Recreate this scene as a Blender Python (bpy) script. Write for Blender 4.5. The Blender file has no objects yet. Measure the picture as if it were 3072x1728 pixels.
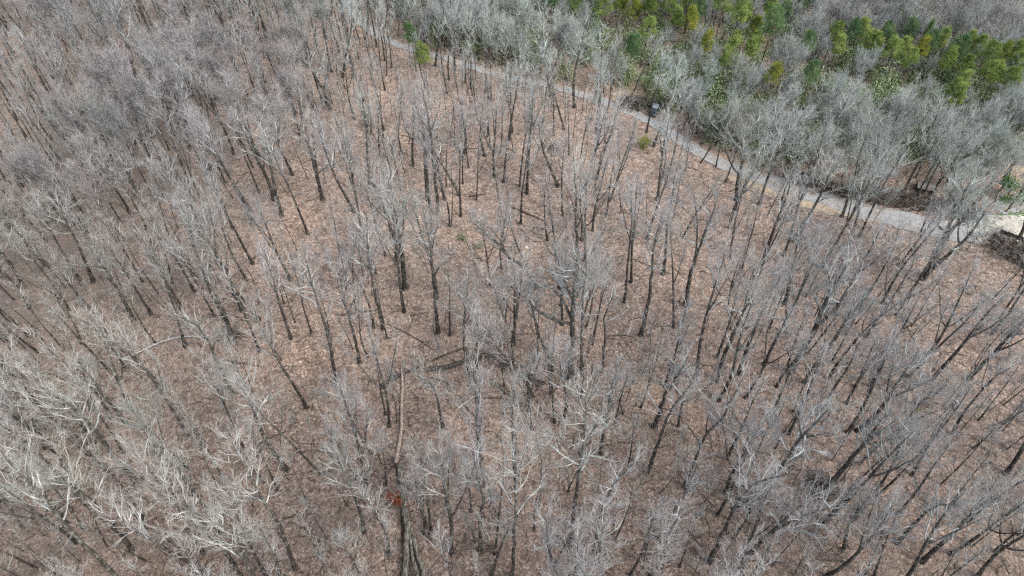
import bpy, math, random
import numpy as np
from mathutils import Vector, Matrix

# ------------------------------------------------------------------ camera, world, sun, exposure
CAMH, PITCH, FOC = 78.0, 48.8, 2048.0            # metres, degrees below horizontal, focal length in photo pixels (3072 wide)
SC = bpy.context.scene
COL = SC.collection
cd = bpy.data.cameras.new('camera'); cam = bpy.data.objects.new('camera', cd); COL.objects.link(cam)
cam.location = (0, 0, CAMH); cam.rotation_euler = (math.radians(90 - PITCH), 0, 0)
cd.sensor_width = 36.0; cd.lens = 36.0 * FOC / 3072.0; cd.clip_end = 3000; cd.clip_start = 0.5
SC.camera = cam
w = bpy.data.worlds.new('World'); SC.world = w; w.use_nodes = True
nt = w.node_tree; bg = nt.nodes['Background']
sky = nt.nodes.new('ShaderNodeTexSky'); sky.sky_type = 'NISHITA'; sky.sun_disc = False
SUN_EL, SUN_AZ = 50.0, 125.0                     # azimuth clockwise from +Y (ahead of the camera)
sky.sun_elevation = math.radians(SUN_EL); sky.sun_rotation = math.radians(SUN_AZ)
sky.dust_density = 2.0; sky.air_density = 1.0
hs = nt.nodes.new('ShaderNodeHueSaturation'); hs.inputs['Saturation'].default_value = 0.45     # a thin overcast greys the sky
nt.links.new(sky.outputs[0], hs.inputs['Color']); nt.links.new(hs.outputs[0], bg.inputs[0]); bg.inputs[1].default_value = 0.15
sl = bpy.data.lights.new('sun', 'SUN'); so = bpy.data.objects.new('sun', sl); COL.objects.link(so)
sl.energy = 0.9; sl.angle = math.radians(26); sl.color = (1.0, 0.955, 0.89)
ce, se = math.cos(math.radians(SUN_EL)), math.sin(math.radians(SUN_EL))
sdir = Vector((ce * math.sin(math.radians(SUN_AZ)), ce * math.cos(math.radians(SUN_AZ)), se))
so.rotation_euler = sdir.to_track_quat('Z', 'Y').to_euler(); so.location = sdir * 200
SC.view_settings.view_transform = 'Standard'; SC.view_settings.look = 'None'
SC.view_settings.gamma = 1.0; SC.view_settings.use_curve_mapping = False
SC.view_settings.exposure = 1.24
SC.render.engine = 'CYCLES'
SC.cycles.use_denoising = False
SC.cycles.max_bounces = 4; SC.cycles.diffuse_bounces = 2
SC.cycles.filter_width = 1.3

# ------------------------------------------------------------------ terrain and projection
def sstep(a, b, x):
    t = np.clip((x - a) / (b - a), 0, 1); return t * t * (3 - 2 * t)
def terr(x, y):
    x = np.asarray(x, float); y = np.asarray(y, float)
    z = 0.9 * np.sin(x * 0.043 + 1.1) * np.cos(y * 0.037 + .4) + 0.5 * np.sin(x * 0.11 + y * 0.07)
    z = z - 7.0 * sstep(-45, -105, x)                                   # gully on the left
    s = (y - 150) * 0.87 + (x - 70) * 0.5                                # beyond the pine line: a valley and the far slope
    z = z - 12 * sstep(0, 45, s) + 42 * sstep(40, 190, s)
    return z
TH = math.radians(PITCH)
def ray(u, v):
    a, b = (u - 1536) / FOC, -(v - 864) / FOC
    return np.array([a, math.cos(TH) + b * math.sin(TH), -math.sin(TH) + b * math.cos(TH)])
O = np.array([0, 0, CAMH])
def ground(u, v, dz=0.0):
    d = ray(u, v); t = (CAMH) / -d[2]
    for _ in range(25):
        p = O + d * t
        t = (CAMH - float(terr(p[0], p[1])) - dz) / -d[2] * 0.6 + t * 0.4
    p = O + d * t; p[2] = float(terr(p[0], p[1])) + dz
    return p
def proj(p):
    x, y, z = p[0], p[1], p[2] - CAMH
    dep = y * math.cos(TH) - z * math.sin(TH)
    up = y * math.sin(TH) + z * math.cos(TH)
    return 1536 + FOC * x / dep, 864 - FOC * up / dep, dep
def above(base, u, v):                           # point of ray (u,v) in the upright plane through base that faces the camera
    n = np.array([base[0], base[1], 0.0]); n /= np.linalg.norm(n)
    d = ray(u, v); t = np.dot(base - O, n) / np.dot(d, n)
    return O + d * t
TILES = {'A': (0, 0), 'B': (1024, 0), 'C': (2048, 0), 'D': (0, 560), 'E': (1024, 560), 'F': (2048, 560),
         'G': (0, 1128), 'H': (1024, 1128), 'I': (2048, 1128)}
ZS = 2473 / 1024.0
def tp(t, x, y): return TILES[t][0] + x / ZS, TILES[t][1] + y / ZS

# ------------------------------------------------------------------ object helpers
def tag(o, label=None, cat=None, group=None, kind=None):
    if label: o['label'] = label
    if cat: o['category'] = cat
    if group: o['group'] = group
    if kind: o['kind'] = kind
    return o
def link(name, me, parent=None, loc=None):
    o = bpy.data.objects.new(name, me); COL.objects.link(o)
    if parent is not None: o.parent = parent
    if loc is not None: o.location = loc
    return o
def mesh_np(name, V, F, mats, mi=None, attrs=None, smooth=False):
    """V (n,3), F list of (m,k) index arrays; one material index array per F"""
    me = bpy.data.meshes.new(name)
    V = np.asarray(V, np.float32)
    me.vertices.add(len(V)); me.vertices.foreach_set('co', V.ravel())
    F = [np.asarray(f, np.int32) for f in F if len(f)]
    tot = sum(f.size for f in F); n = sum(len(f) for f in F)
    me.loops.add(tot); me.loops.foreach_set('vertex_index', np.concatenate([f.ravel() for f in F]))
    me.polygons.add(n)
    cnt = np.concatenate([np.full(len(f), f.shape[1], np.int32) for f in F])
    st = np.concatenate([[0], np.cumsum(cnt)[:-1]]).astype(np.int32)
    me.polygons.foreach_set('loop_start', st)
    try: me.polygons.foreach_set('loop_total', cnt)
    except Exception: pass
    for m in mats: me.materials.append(m)
    if mi is not None: me.polygons.foreach_set('material_index', np.concatenate([np.asarray(q, np.int32) for q in mi]))
    if smooth: me.polygons.foreach_set('use_smooth', np.ones(n, bool))
    if attrs:
        for k, v in attrs.items():
            a = me.attributes.new(k, 'FLOAT', 'POINT'); a.data.foreach_set('value', np.asarray(v, np.float32).ravel())
    me.update(calc_edges=True)
    return me
def norm(a): return a / np.maximum(np.linalg.norm(a, axis=-1, keepdims=True), 1e-9)
def tubes(P, R, s):
    """P (N,K,3) polylines, R (N,K) radii -> verts, quads"""
    N, K, _ = P.shape
    T = np.empty_like(P); T[:, 1:-1] = P[:, 2:] - P[:, :-2]; T[:, 0] = P[:, 1] - P[:, 0]; T[:, -1] = P[:, -1] - P[:, -2]
    T = norm(T); m = norm(P[:, -1] - P[:, 0])
    ref = np.where(np.abs(m[:, 2:3]) > 0.8, np.array([[1., 0, 0]]), np.array([[0, 0, 1.]]))[:, None, :]
    U = norm(np.cross(T, np.broadcast_to(ref, T.shape))); W = np.cross(T, U)
    a = np.arange(s) * 2 * math.pi / s
    V = P[:, :, None, :] + R[:, :, None, None] * (np.cos(a)[None, None, :, None] * U[:, :, None, :] + np.sin(a)[None, None, :, None] * W[:, :, None, :])
    idx = np.arange(N * K * s).reshape(N, K, s)
    a0 = idx[:, :-1, :]; a1 = np.roll(a0, -1, 2); b0 = idx[:, 1:, :]; b1 = np.roll(b0, -1, 2)
    return V.reshape(-1, 3), np.stack([a0, a1, b1, b0], -1).reshape(-1, 4)
class Acc:
    def __init__(s): s.V = []; s.F = []; s.M = []; s.A = []; s.n = 0
    def add(s, V, F, m=0, a=0.0):
        s.V.append(V); s.F.append(F + s.n); s.M.append(np.full(len(F), m)); s.n += len(V)
        s.A.append(np.broadcast_to(a, (len(V),)).astype(np.float32) if np.ndim(a) == 0 else np.asarray(a, np.float32))
    def build(s, name, mats, attr='lv', smooth=False):
        quads = [(f, m) for f, m in zip(s.F, s.M)]
        return mesh_np(name, np.concatenate(s.V), [q[0] for q in quads], mats, [q[1] for q in quads], {attr: np.concatenate(s.A)}, smooth)
def resample(P, K):
    P = np.asarray(P, float); d = np.r_[0, np.cumsum(np.linalg.norm(np.diff(P, axis=0), axis=1))]
    if len(P) > 2:                                # smooth corners a little with Chaikin
        for _ in range(2):
            Q = [P[0]]
            for i in range(len(P) - 1): Q += [P[i] * .75 + P[i + 1] * .25, P[i] * .25 + P[i + 1] * .75]
            P = np.array(Q + [P[-1]])
        d = np.r_[0, np.cumsum(np.linalg.norm(np.diff(P, axis=0), axis=1))]
    t = np.linspace(0, d[-1], K)
    return np.stack([np.interp(t, d, P[:, i]) for i in range(3)], -1)

# ------------------------------------------------------------------ materials
def M(name): 
    m = bpy.data.materials.new(name); m.use_nodes = True
    t = m.node_tree; b = t.nodes['Principled BSDF']; b.inputs['Roughness'].default_value = 0.9
    b.inputs['Specular IOR Level'].default_value = 0.2
    return m, t, b
def N(t, ty, **k):
    n = t.nodes.new(ty)
    for a, v in k.items():
        if a.startswith('i_'):
            key = a[2:]; key = int(key) if key.isdigit() else key.replace('_', ' ')
            n.inputs[key].default_value = v
        else: setattr(n, a, v)
    return n
def ramp(t, fac, stops):
    r = t.nodes.new('ShaderNodeValToRGB'); t.links.new(fac, r.inputs[0])
    e = r.color_ramp.elements
    while len(e) < len(stops): e.new(0.5)
    for el, (p, c) in zip(e, stops): el.position = p; el.color = (*c, 1)
    return r.outputs[0]
def mix(t, fac, a, b, mode='MIX'):
    n = t.nodes.new('ShaderNodeMix'); n.data_type = 'RGBA'; n.blend_type = mode
    for sock, v in ((n.inputs['Factor'], fac), (n.inputs['A'], a), (n.inputs['B'], b)):
        if hasattr(v, 'is_linked') or isinstance(v, bpy.types.NodeSocket): t.links.new(v, sock)
        elif isinstance(v, (tuple, list)): sock.default_value = (*v, 1)
        else: sock.default_value = v
    return n.outputs['Result']
def noise(t, scale, detail=3, vec=None, rough=.6, obj=False):
    n = N(t, 'ShaderNodeTexNoise'); n.inputs['Scale'].default_value = scale; n.inputs['Detail'].default_value = detail
    n.inputs['Roughness'].default_value = rough
    if vec is not None: t.links.new(vec, n.inputs['Vector'])
    return n.outputs['Fac']
def tint_of(t):
    oi = N(t, 'ShaderNodeObjectInfo'); at = N(t, 'ShaderNodeAttribute', attribute_type='INSTANCER', attribute_name='tint')
    return mix(t, 1.0, oi.outputs['Color'], at.outputs['Color'], 'ADD'), oi.outputs['Random']
def world_pos(t): return N(t, 'ShaderNodeNewGeometry').outputs['Position']
def tex_obj(t): return N(t, 'ShaderNodeTexCoord').outputs['Object']

# bark: dark and furrowed low on the trunk, paler and lichened towards the crown (attribute lv = 0..1 up the trunk)
m_bark, t, b = M('bark')
tc = tex_obj(t); mp = N(t, 'ShaderNodeMapping'); mp.inputs['Scale'].default_value = (7, 7, 1.2); t.links.new(tc, mp.inputs[0])
n1 = noise(t, 1.0, 4, mp.outputs[0]); n2 = noise(t, 1.3, 3, tc)
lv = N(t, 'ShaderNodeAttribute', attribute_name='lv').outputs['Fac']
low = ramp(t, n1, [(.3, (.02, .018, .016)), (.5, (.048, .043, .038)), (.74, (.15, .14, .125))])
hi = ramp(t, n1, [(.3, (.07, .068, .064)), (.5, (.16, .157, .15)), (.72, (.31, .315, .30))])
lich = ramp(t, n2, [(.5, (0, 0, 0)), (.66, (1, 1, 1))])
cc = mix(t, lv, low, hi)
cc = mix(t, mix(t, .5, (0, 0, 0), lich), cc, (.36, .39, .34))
tn, rnd = tint_of(t)
cc = mix(t, .55, cc, mix(t, 1.0, cc, tn, 'MULTIPLY'))
cc = mix(t, 1.0, cc, (1.25, 1.22, 1.2), 'MULTIPLY')
t.links.new(cc, b.inputs['Base Color'])
# branches and twigs (attribute lv: 0 limb .. 1 fine twig)
m_twig, t, b = M('twig')
tn, rnd = tint_of(t)
lv = N(t, 'ShaderNodeAttribute', attribute_name='lv').outputs['Fac']
nn = noise(t, 0.9, 2, tex_obj(t))
limb = ramp(t, nn, [(.32, (.19, .192, .185)), (.52, (.38, .395, .38)), (.70, (.62, .65, .63))])
limb = mix(t, .4, limb, mix(t, 1.0, limb, mix(t, 1.0, tn, (2.35, 2.45, 2.45), 'MULTIPLY'), 'MULTIPLY'))
cc = mix(t, lv, limb, mix(t, 1.0, tn, (.86, .86, .86), 'MULTIPLY'))
t.links.new(cc, b.inputs['Base Color'])
# plain dead wood / log bark
def log_mat(name, stops, sc=(3, 3, 3), ns=1.5):
    m, t, b = M(name)
    mp = N(t, 'ShaderNodeMapping'); mp.inputs['Scale'].default_value = sc; t.links.new(world_pos(t), mp.inputs[0])
    t.links.new(ramp(t, noise(t, ns, 4, mp.outputs[0]), stops), b.inputs['Base Color']); return m
m_log = log_mat('log_bark', [(.3, (.022, .019, .016)), (.5, (.06, .052, .044)), (.7, (.19, .175, .15))])
m_logmoss = log_mat('mossy_bark', [(.3, (.03, .026, .021)), (.45, (.095, .085, .067)), (.57, (.22, .205, .165)), (.7, (.46, .44, .38))], (7, 1.2, 4), 1.3)
m_pale = log_mat('stripped_wood', [(.3, (.16, .12, .09)), (.5, (.40, .31, .25)), (.68, (.62, .54, .46))], (5, 2, 5), 1.4)
m_heart = log_mat('rotten_heartwood', [(.3, (.025, .018, .012)), (.5, (.07, .05, .035)), (.7, (.15, .11, .08))], (8, 1.5, 3))
m_pole = log_mat('grey_dead_wood', [(.3, (.25, .25, .24)), (.5, (.44, .44, .43)), (.7, (.66, .66, .64))])
m_litter_stick = log_mat('stick_bark', [(.35, (.04, .034, .028)), (.5, (.11, .09, .075)), (.68, (.46, .42, .37))], (.7, .7, .7), 2)
def leaf_mat(name, stops, sc=2.0, tr=.0):
    m, t, b = M(name)
    oi = N(t, 'ShaderNodeObjectInfo')
    n = noise(t, sc, 3, world_pos(t)); ad = N(t, 'ShaderNodeMath', operation='ADD'); 
    ml = N(t, 'ShaderNodeMath', operation='MULTIPLY_ADD'); t.links.new(oi.outputs['Random'], ml.inputs[0]); ml.inputs[1].default_value = .16; ml.inputs[2].default_value = -.08
    t.links.new(n, ad.inputs[0]); t.links.new(ml.outputs[0], ad.inputs[1])
    t.links.new(ramp(t, ad.outputs[0], stops), b.inputs['Base Color']); b.inputs['Roughness'].default_value = .7
    return m
m_pine = leaf_mat('pine_needles', [(.3, (.08, .13, .03)), (.5, (.19, .26, .065)), (.7, (.34, .40, .12))], .6)
m_piney = leaf_mat('yellowing_needles', [(.32, (.09, .14, .02)), (.5, (.18, .22, .035)), (.68, (.34, .33, .06))], .6)
m_spruce = leaf_mat('dark_needles', [(.32, (.045, .10, .04)), (.5, (.10, .18, .07)), (.68, (.19, .27, .11))], .6)
m_shrub = leaf_mat('evergreen_leaves', [(.32, (.13, .18, .08)), (.5, (.22, .29, .14)), (.68, (.34, .42, .24))], 1.2)
m_bright = leaf_mat('bright_leaves', [(.32, (.04, .14, .015)), (.5, (.08, .24, .03)), (.68, (.16, .36, .06))], 1.2)
m_rust = leaf_mat('dead_red_leaves', [(.32, (.16, .045, .02)), (.5, (.36, .12, .055)), (.68, (.52, .22, .12))], 3)
m_grass = leaf_mat('rough_grass', [(.32, (.06, .11, .02)), (.5, (.12, .2, .04)), (.68, (.2, .28, .08))], 3)

# ground: leaf litter
m_ground, t, b = M('leaf_litter')
gp = world_pos(t)
v = N(t, 'ShaderNodeTexVoronoi'); v.inputs['Scale'].default_value = 3.6; t.links.new(gp, v.inputs['Vector'])
rgb = N(t, 'ShaderNodeSeparateColor'); t.links.new(v.outputs['Color'], rgb.inputs[0])
leaf = ramp(t, rgb.outputs[0], [(0, (.11, .075, .056)), (.25, (.22, .15, .112)), (.5, (.31, .215, .16)), (.72, (.37, .275, .215)), (.88, (.50, .38, .29)), (1, (.72, .60, .48))])
v2 = N(t, 'ShaderNodeTexVoronoi'); v2.inputs['Scale'].default_value = 8.5; t.links.new(gp, v2.inputs['Vector'])
rgb2 = N(t, 'ShaderNodeSeparateColor'); t.links.new(v2.outputs['Color'], rgb2.inputs[0])
leaf2 = ramp(t, rgb2.outputs[1], [(0, (.09, .06, .045)), (.35, (.24, .165, .125)), (.7, (.38, .27, .205)), (1, (.64, .52, .41))])
cc = mix(t, .5, leaf, leaf2)
dk = ramp(t, noise(t, .9, 5, gp, .7), [(.32, (.55, .53, .52)), (.5, (1.12, 1.12, 1.10))])
cc = mix(t, 1.0, cc, dk, 'MULTIPLY')
big = ramp(t, noise(t, .045, 4, gp), [(.35, (.74, .76, .78)), (.5, (1, .98, .97)), (.65, (1.12, 1.06, 1.0))])
cc = mix(t, 1.0, cc, big, 'MULTIPLY')
duff = ramp(t, noise(t, .16, 4, gp, .65), [(.52, (0, 0, 0)), (.68, (.6, .6, .6))]); cc = mix(t, duff, cc, mix(t, 1.0, cc, (.60, .58, .55), 'MULTIPLY'))
# browner tone in the left gully, darker litter towards the near end
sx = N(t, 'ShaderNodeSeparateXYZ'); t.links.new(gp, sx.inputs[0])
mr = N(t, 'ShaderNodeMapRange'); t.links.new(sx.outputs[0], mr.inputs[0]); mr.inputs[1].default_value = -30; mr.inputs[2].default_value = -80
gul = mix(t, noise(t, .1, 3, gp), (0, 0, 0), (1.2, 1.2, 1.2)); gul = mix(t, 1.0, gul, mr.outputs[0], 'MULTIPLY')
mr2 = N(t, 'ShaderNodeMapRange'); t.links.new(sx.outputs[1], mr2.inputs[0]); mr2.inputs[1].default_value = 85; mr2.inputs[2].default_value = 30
near_dark = mix(t, 1.0, ramp(t, noise(t, .07, 4, gp, .6), [(.3, (.55, .55, .55)), (.6, (1, 1, 1))]), mr2.outputs[0], 'MULTIPLY')
cc = mix(t, near_dark, cc, mix(t, 1.0, cc, (.66, .64, .64), 'MULTIPLY'))                     # litter colour darkens in patches towards the near end
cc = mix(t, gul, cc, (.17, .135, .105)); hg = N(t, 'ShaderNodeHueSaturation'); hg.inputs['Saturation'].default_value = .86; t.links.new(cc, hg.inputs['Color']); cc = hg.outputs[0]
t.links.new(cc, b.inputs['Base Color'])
bp = N(t, 'ShaderNodeBump'); bp.inputs['Strength'].default_value = .6; bp.inputs['Distance'].default_value = .12
t.links.new(noise(t, 5, 4, gp), bp.inputs['Height']); t.links.new(bp.outputs[0], b.inputs['Normal'])
def patch_mat(name, stops, sc=1.5, sp=None):
    m, t, b = M(name); gp = world_pos(t); sc = sc * 1.0
    c = ramp(t, noise(t, sc, 5, gp, .7), stops)
    v = N(t, 'ShaderNodeTexVoronoi'); v.inputs['Scale'].default_value = 5; t.links.new(gp, v.inputs['Vector'])
    s = N(t, 'ShaderNodeSeparateColor'); t.links.new(v.outputs['Color'], s.inputs[0])
    lf = ramp(t, s.outputs[0], [(.55, (0, 0, 0)), (.62, (1, 1, 1))])
    nz = ramp(t, noise(t, .5, 3, gp), [(.42, (.1, .1, .1)), (.6, (.9, .9, .9))])
    c = mix(t, mix(t, 1.0, lf, nz, 'MULTIPLY'), c, (.32, .22, .15))
    t.links.new(c, b.inputs['Base Color']); return m
m_road = patch_mat('gravel', [(.3, (.26, .26, .25)), (.5, (.37, .375, .37)), (.7, (.46, .47, .465))])
m_sand = patch_mat('sandy_earth', [(.3, (.36, .27, .18)), (.5, (.50, .40, .28)), (.7, (.62, .54, .42))])
m_drive, t, b = M('pale_driveway'); t.links.new(ramp(t, noise(t, 1.2, 5, world_pos(t)), [(.3, (.50, .45, .36)), (.5, (.60, .56, .47)), (.7, (.68, .65, .57))]), b.inputs['Base Color'])

# ------------------------------------------------------------------ ground sheet, road
gx = np.linspace(-420, 420, 337); gy = np.linspace(-120, 720, 337)
X, Y = np.meshgrid(gx, gy); Z = terr(X, Y)
idx = np.arange(X.size).reshape(X.shape)
F = np.stack([idx[:-1, :-1], idx[:-1, 1:], idx[1:, 1:], idx[1:, :-1]], -1).reshape(-1, 4)
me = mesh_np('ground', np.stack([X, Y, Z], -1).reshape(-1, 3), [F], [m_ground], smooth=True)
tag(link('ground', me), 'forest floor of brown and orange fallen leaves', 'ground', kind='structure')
_s = gx[1] - gx[0]
def gz(x, y):                                    # height of the ground sheet itself (bilinear)
    i = int((x - gx[0]) / _s); j = int((y - gy[0]) / _s); fx = (x - gx[i]) / _s; fy = (y - gy[j]) / _s
    return (Z[j, i] * (1 - fx) + Z[j, i + 1] * fx) * (1 - fy) + (Z[j + 1, i] * (1 - fx) + Z[j + 1, i + 1] * fx) * fy
rr = random.Random(5)
def strip(name, pts, widths, mat, lift, label, cat, jag=.35):
    P = resample([ground(u, v) for u, v in pts], max(12, len(pts) * 8))
    W = np.interp(np.linspace(0, 1, len(P)), np.linspace(0, 1, len(widths)), widths)
    V = []; K = 7
    for i in range(len(P)):
        d = P[min(i + 1, len(P) - 1)] - P[max(i - 1, 0)]; d = d / np.linalg.norm(d); nrm = np.array([-d[1], d[0], 0])
        jl, jr = rr.uniform(-jag, jag), rr.uniform(-jag, jag)
        for k in range(K):
            s = -1 + 2 * k / (K - 1); off = s * W[i] / 2 + (jl if k == 0 else jr if k == K - 1 else 0)
            q = P[i] + nrm * off; V.append((q[0], q[1], gz(q[0], q[1]) + lift))
    ix = np.arange(len(V)).reshape(len(P), K)
    F = np.stack([ix[:-1, :-1], ix[:-1, 1:], ix[1:, 1:], ix[1:, :-1]], -1).reshape(-1, 4)
    tag(link(name, mesh_np(name, V, [F], [mat])), label, cat, kind='structure')
    return P
q = 3072 / 2576.0
road_px = [(846, -30), (868, 12), (905, 58), (945, 85), (985, 108), (1060, 132), (1140, 153), (1200, 175), (1290, 200), (1400, 218), (1460, 236), (1530, 258), (1590, 285), (1640, 305), (1700, 345), (1760, 385), (1820, 415), (1880, 440), (1960, 462), (2040, 490), (2130, 517), (2200, 535), (2290, 560), (2370, 578), (2440, 588), (2500, 590)]
ROAD = strip('road', [(a * q, c * q) for a, c in road_px], [1.5, 1.6, 1.8, 2.0, 2.3, 2.9, 3.9, 4.4], m_road, .10, 'pale grey gravel road curving through the trees', 'road')
SHOULD = strip('sandy_verge', [(2180, 525), (2270, 555), (2360, 580), (2450, 612), (2560, 640), (2680, 668)], [1.5, 4.6, 4.4, 3.5, 2.5, 1], m_sand, .06, 'sandy tan verge below the gravel road', 'verge', .5)
strip('sandy_bank', [(1840, 305), (1900, 285), (1960, 255), (1995, 235)], [3, 7, 7, 2], m_sand, .05, 'bare tan earth bank above the gravel road', 'earth', .8)
strip('clay_clearing', [(2890, 492), (2940, 500), (3010, 512), (3090, 540)], [2.5, 4, 5, 7], m_sand, .05, 'bare orange clay clearing at the right edge', 'earth', .8)
DRV = strip('driveway', [(2915, 692), (2975, 690), (3050, 688), (3180, 692)], [5.5, 6.8, 6.4, 6], m_drive, .14, 'bright cream driveway leaving the road at the right edge', 'driveway', .1)
strip('grey_track', [(2990, 628), (3060, 608), (3160, 580)], [3, 4, 4], m_road, .09, 'pale gravel track at the right edge above the driveway', 'track', .4)
strip('grassy_verge', [(2990, 655), (3050, 647), (3130, 640)], [1.5, 2.6, 3], m_grass, .08, 'green grassy strip above the cream driveway', 'verge', .5)
strip('lower_grass', [(3035, 735), (3085, 732), (3150, 732)], [2, 4.0, 4], m_grass, .07, 'green grass below the cream driveway', 'grass', .5)

# ------------------------------------------------------------------ tree generator
def grow(P, R, n, K, lf, ang, up, g, s0=.22, rf=.55, rmin=.006, wob=.16, rtip=.35):
    Np, Kp, _ = P.shape
    L = np.linalg.norm(np.diff(P, axis=1), axis=2).sum(1)
    s = (np.arange(n)[None, :] + g.random((Np, n))) / n * (1 - s0) + s0
    f = s * (Kp - 1); i = np.minimum(f.astype(int), Kp - 2); fr = (f - i)[..., None]
    ar = np.arange(Np)[:, None]
    base = P[ar, i] * (1 - fr) + P[ar, i + 1] * fr
    tan = norm(P[ar, i + 1] - P[ar, i])
    r0 = (R[ar, i] * (1 - fr[..., 0]) + R[ar, i + 1] * fr[..., 0]) * rf
    base = base.reshape(-1, 3); tan = tan.reshape(-1, 3); r0 = np.maximum(r0.reshape(-1), rmin)
    sf = s.reshape(-1); Lp = np.repeat(L, n)
    rnd = norm(g.normal(size=base.shape)); perp = norm(np.cross(tan, rnd))
    a = np.radians(ang) * g.uniform(.6, 1.35, len(base))[:, None]
    d = tan * np.cos(a) + perp * np.sin(a)
    ln = lf * Lp * (1.15 - .6 * sf) * g.uniform(.6, 1.3, len(base))
    pts = [base]; st = (ln / (K - 1))[:, None]
    for k in range(K - 1):
        d = norm(d + g.normal(size=d.shape) * wob + np.array([0, 0, up / K])); pts.append(pts[-1] + d * st)
    PP = np.stack(pts, 1); RR = r0[:, None] * np.linspace(1, rtip, K)[None, :]
    return PP, RR
def tree_meshes(seed, H, r0, cb=.5, spread=5.5, nl=13, style=0, axis=None, forks=None, dens=(8, 7, 6), wander=.5, tw=.008, nfork=1, droop=0.0):
    g = np.random.default_rng(seed)
    K = 18
    if axis is None:
        z = np.linspace(0, H, K); ph = g.random(4) * 6.28
        ax = np.stack([wander * (np.sin(z / H * 3.1 + ph[0]) - math.sin(ph[0])) + .12 * np.sin(z / 2.1 + ph[1]) * (z / H),
                       wander * (np.sin(z / H * 2.7 + ph[2]) - math.sin(ph[2])) + .12 * np.sin(z / 2.6 + ph[3]) * (z / H), z], -1)
    else:
        ax = resample(axis, K); ax[1:-1] += g.normal(size=(K - 2, 3)) * .05
    tt = np.linspace(0, 1, K)
    rad = r0 * ((1 - tt) ** .62 * .93 + .07); rad[0] *= 1.55; rad[1] *= 1.08
    ax[0, 2] -= .4
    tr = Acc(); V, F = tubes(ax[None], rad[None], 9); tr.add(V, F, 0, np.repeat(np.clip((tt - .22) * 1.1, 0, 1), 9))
    stems = [(ax, rad)]
    fk = []
    if forks is not None:
        for f in forks: fk.append(resample(f, K))
    elif nfork:
        for j in range(nfork):
            i = int(K * g.uniform(.36, .62)); a = g.random() * 6.28; L = (H - ax[i, 2]) * g.uniform(.75, .95)
            s = np.linspace(0, 1, K)[:, None]; sp = g.uniform(.18, .34) * L
            fk.append(ax[i] + np.array([math.cos(a), math.sin(a), 0]) * sp * (s ** .7) + np.array([0, 0, 1]) * L * s + np.cumsum(g.normal(size=(K, 3)) * .06, 0) * s)
    for f in fk:
        j = np.argmin(np.linalg.norm(ax - f[0], axis=1)); rr_ = rad[j] * .72 * ((1 - tt) ** .8 * .92 + .08)
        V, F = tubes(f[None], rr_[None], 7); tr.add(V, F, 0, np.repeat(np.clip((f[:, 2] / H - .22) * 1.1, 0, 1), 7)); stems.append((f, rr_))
    # limbs
    LP, LR = [], []
    for si, (sx_, rd) in enumerate(stems):
        n = nl if si == 0 else max(4, int(nl * .55))
        z0 = cb if si == 0 else .3
        for k in range(n):
            t_ = z0 + (1 - z0) * ((k + g.random()) / n) ** .9; t_ = min(t_, .985)
            f_ = t_ * (K - 1); i = min(int(f_), K - 2); fr = f_ - i
            p = sx_[i] * (1 - fr) + sx_[i + 1] * fr
            az = k * 2.4 + g.random() * 1.2 + si
            rel = (t_ - z0) / (1 - z0)
            el = math.radians(g.uniform(28, 52) + 20 * rel + (12 if style == 1 else 0))
            L = spread * (1.25 - .68 * rel) * g.uniform(.65, 1.2)
            d = np.array([math.cos(az) * math.cos(el), math.sin(az) * math.cos(el), math.sin(el)]); pts = [p]
            for q_ in range(7):
                d = d + g.normal(size=3) * .17 + np.array([0, 0, .09 + .05 * style - droop]); d /= np.linalg.norm(d); pts.append(pts[-1] + d * L / 7)
            LP.append(pts); LR.append(max(rd[i] * .58, .034) * np.linspace(1, .3, 8) if L > 1 else max(rd[i] * .4, .012) * np.linspace(1, .3, 8))
    cr = Acc()
    if LP:
        P1 = np.array(LP); R1 = np.array(LR)
        # stem tips also carry branches
        P1b = np.stack([resample(s_[0][-8:], 8) for s_ in stems]); R1b = np.stack([np.interp(np.linspace(0, 1, 8), np.linspace(0, 1, 8), s_[1][-8:]) for s_ in stems])
        V, F = tubes(P1, R1, 5); cr.add(V, F, 0, 0.0)
        Pa = np.concatenate([P1, P1b]); Ra = np.concatenate([R1, R1b])
        P2, R2 = grow(Pa, Ra, dens[0], 6, .5, 33, .7, g, .15, .58, .015)
        V, F = tubes(P2, R2, 4); cr.add(V, F, 0, .15)
        P3, R3 = grow(P2, R2, dens[1], 4, .5, 35, .5, g, .15, .55, .010)
        V, F = tubes(P3, R3, 3); cr.add(V, F, 0, .55)
        P4, R4 = grow(P3, R3, dens[2], 3, .62, 35, .3, g, .1, .6, tw, .14, .5)
        V, F = tubes(P4, R4, 3); cr.add(V, F, 0, 1.0)
    return tr.build('trunk', [m_bark], smooth=True), (cr.build('crown', [m_twig]) if LP else None)
class Var: pass
VARS = []
def variant(kind, **k):
    v = Var(); v.kind = kind; v.H = k['H']; v.r = k['r0']; v.tr, v.cr = tree_meshes(100 + len(VARS) * 7, **k); v.i = len(VARS); VARS.append(v)
for j in range(5): variant('broad', H=20, r0=.27, cb=.5, spread=4.6, nl=10, dens=(6, 5, 4), wander=[.5, .9, .3, 1.1, .6][j], nfork=[1, 2, 1, 1, 2][j], tw=.0065)
for j in range(5): variant('upright', H=20, r0=.17, cb=.6, spread=2.7, nl=10, style=1, dens=(5, 4, 3), wander=[.3, .6, .2, .8, .4][j], nfork=[1, 1, 0, 2, 1][j], tw=.0065)
for j in range(4): variant('pole', H=17, r0=.095, cb=.64, spread=1.8, nl=8, style=1, dens=(5, 3, 3), wander=[.3, .8, .5, .2][j], nfork=[0, 1, 0, 0][j], tw=.006)
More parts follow.
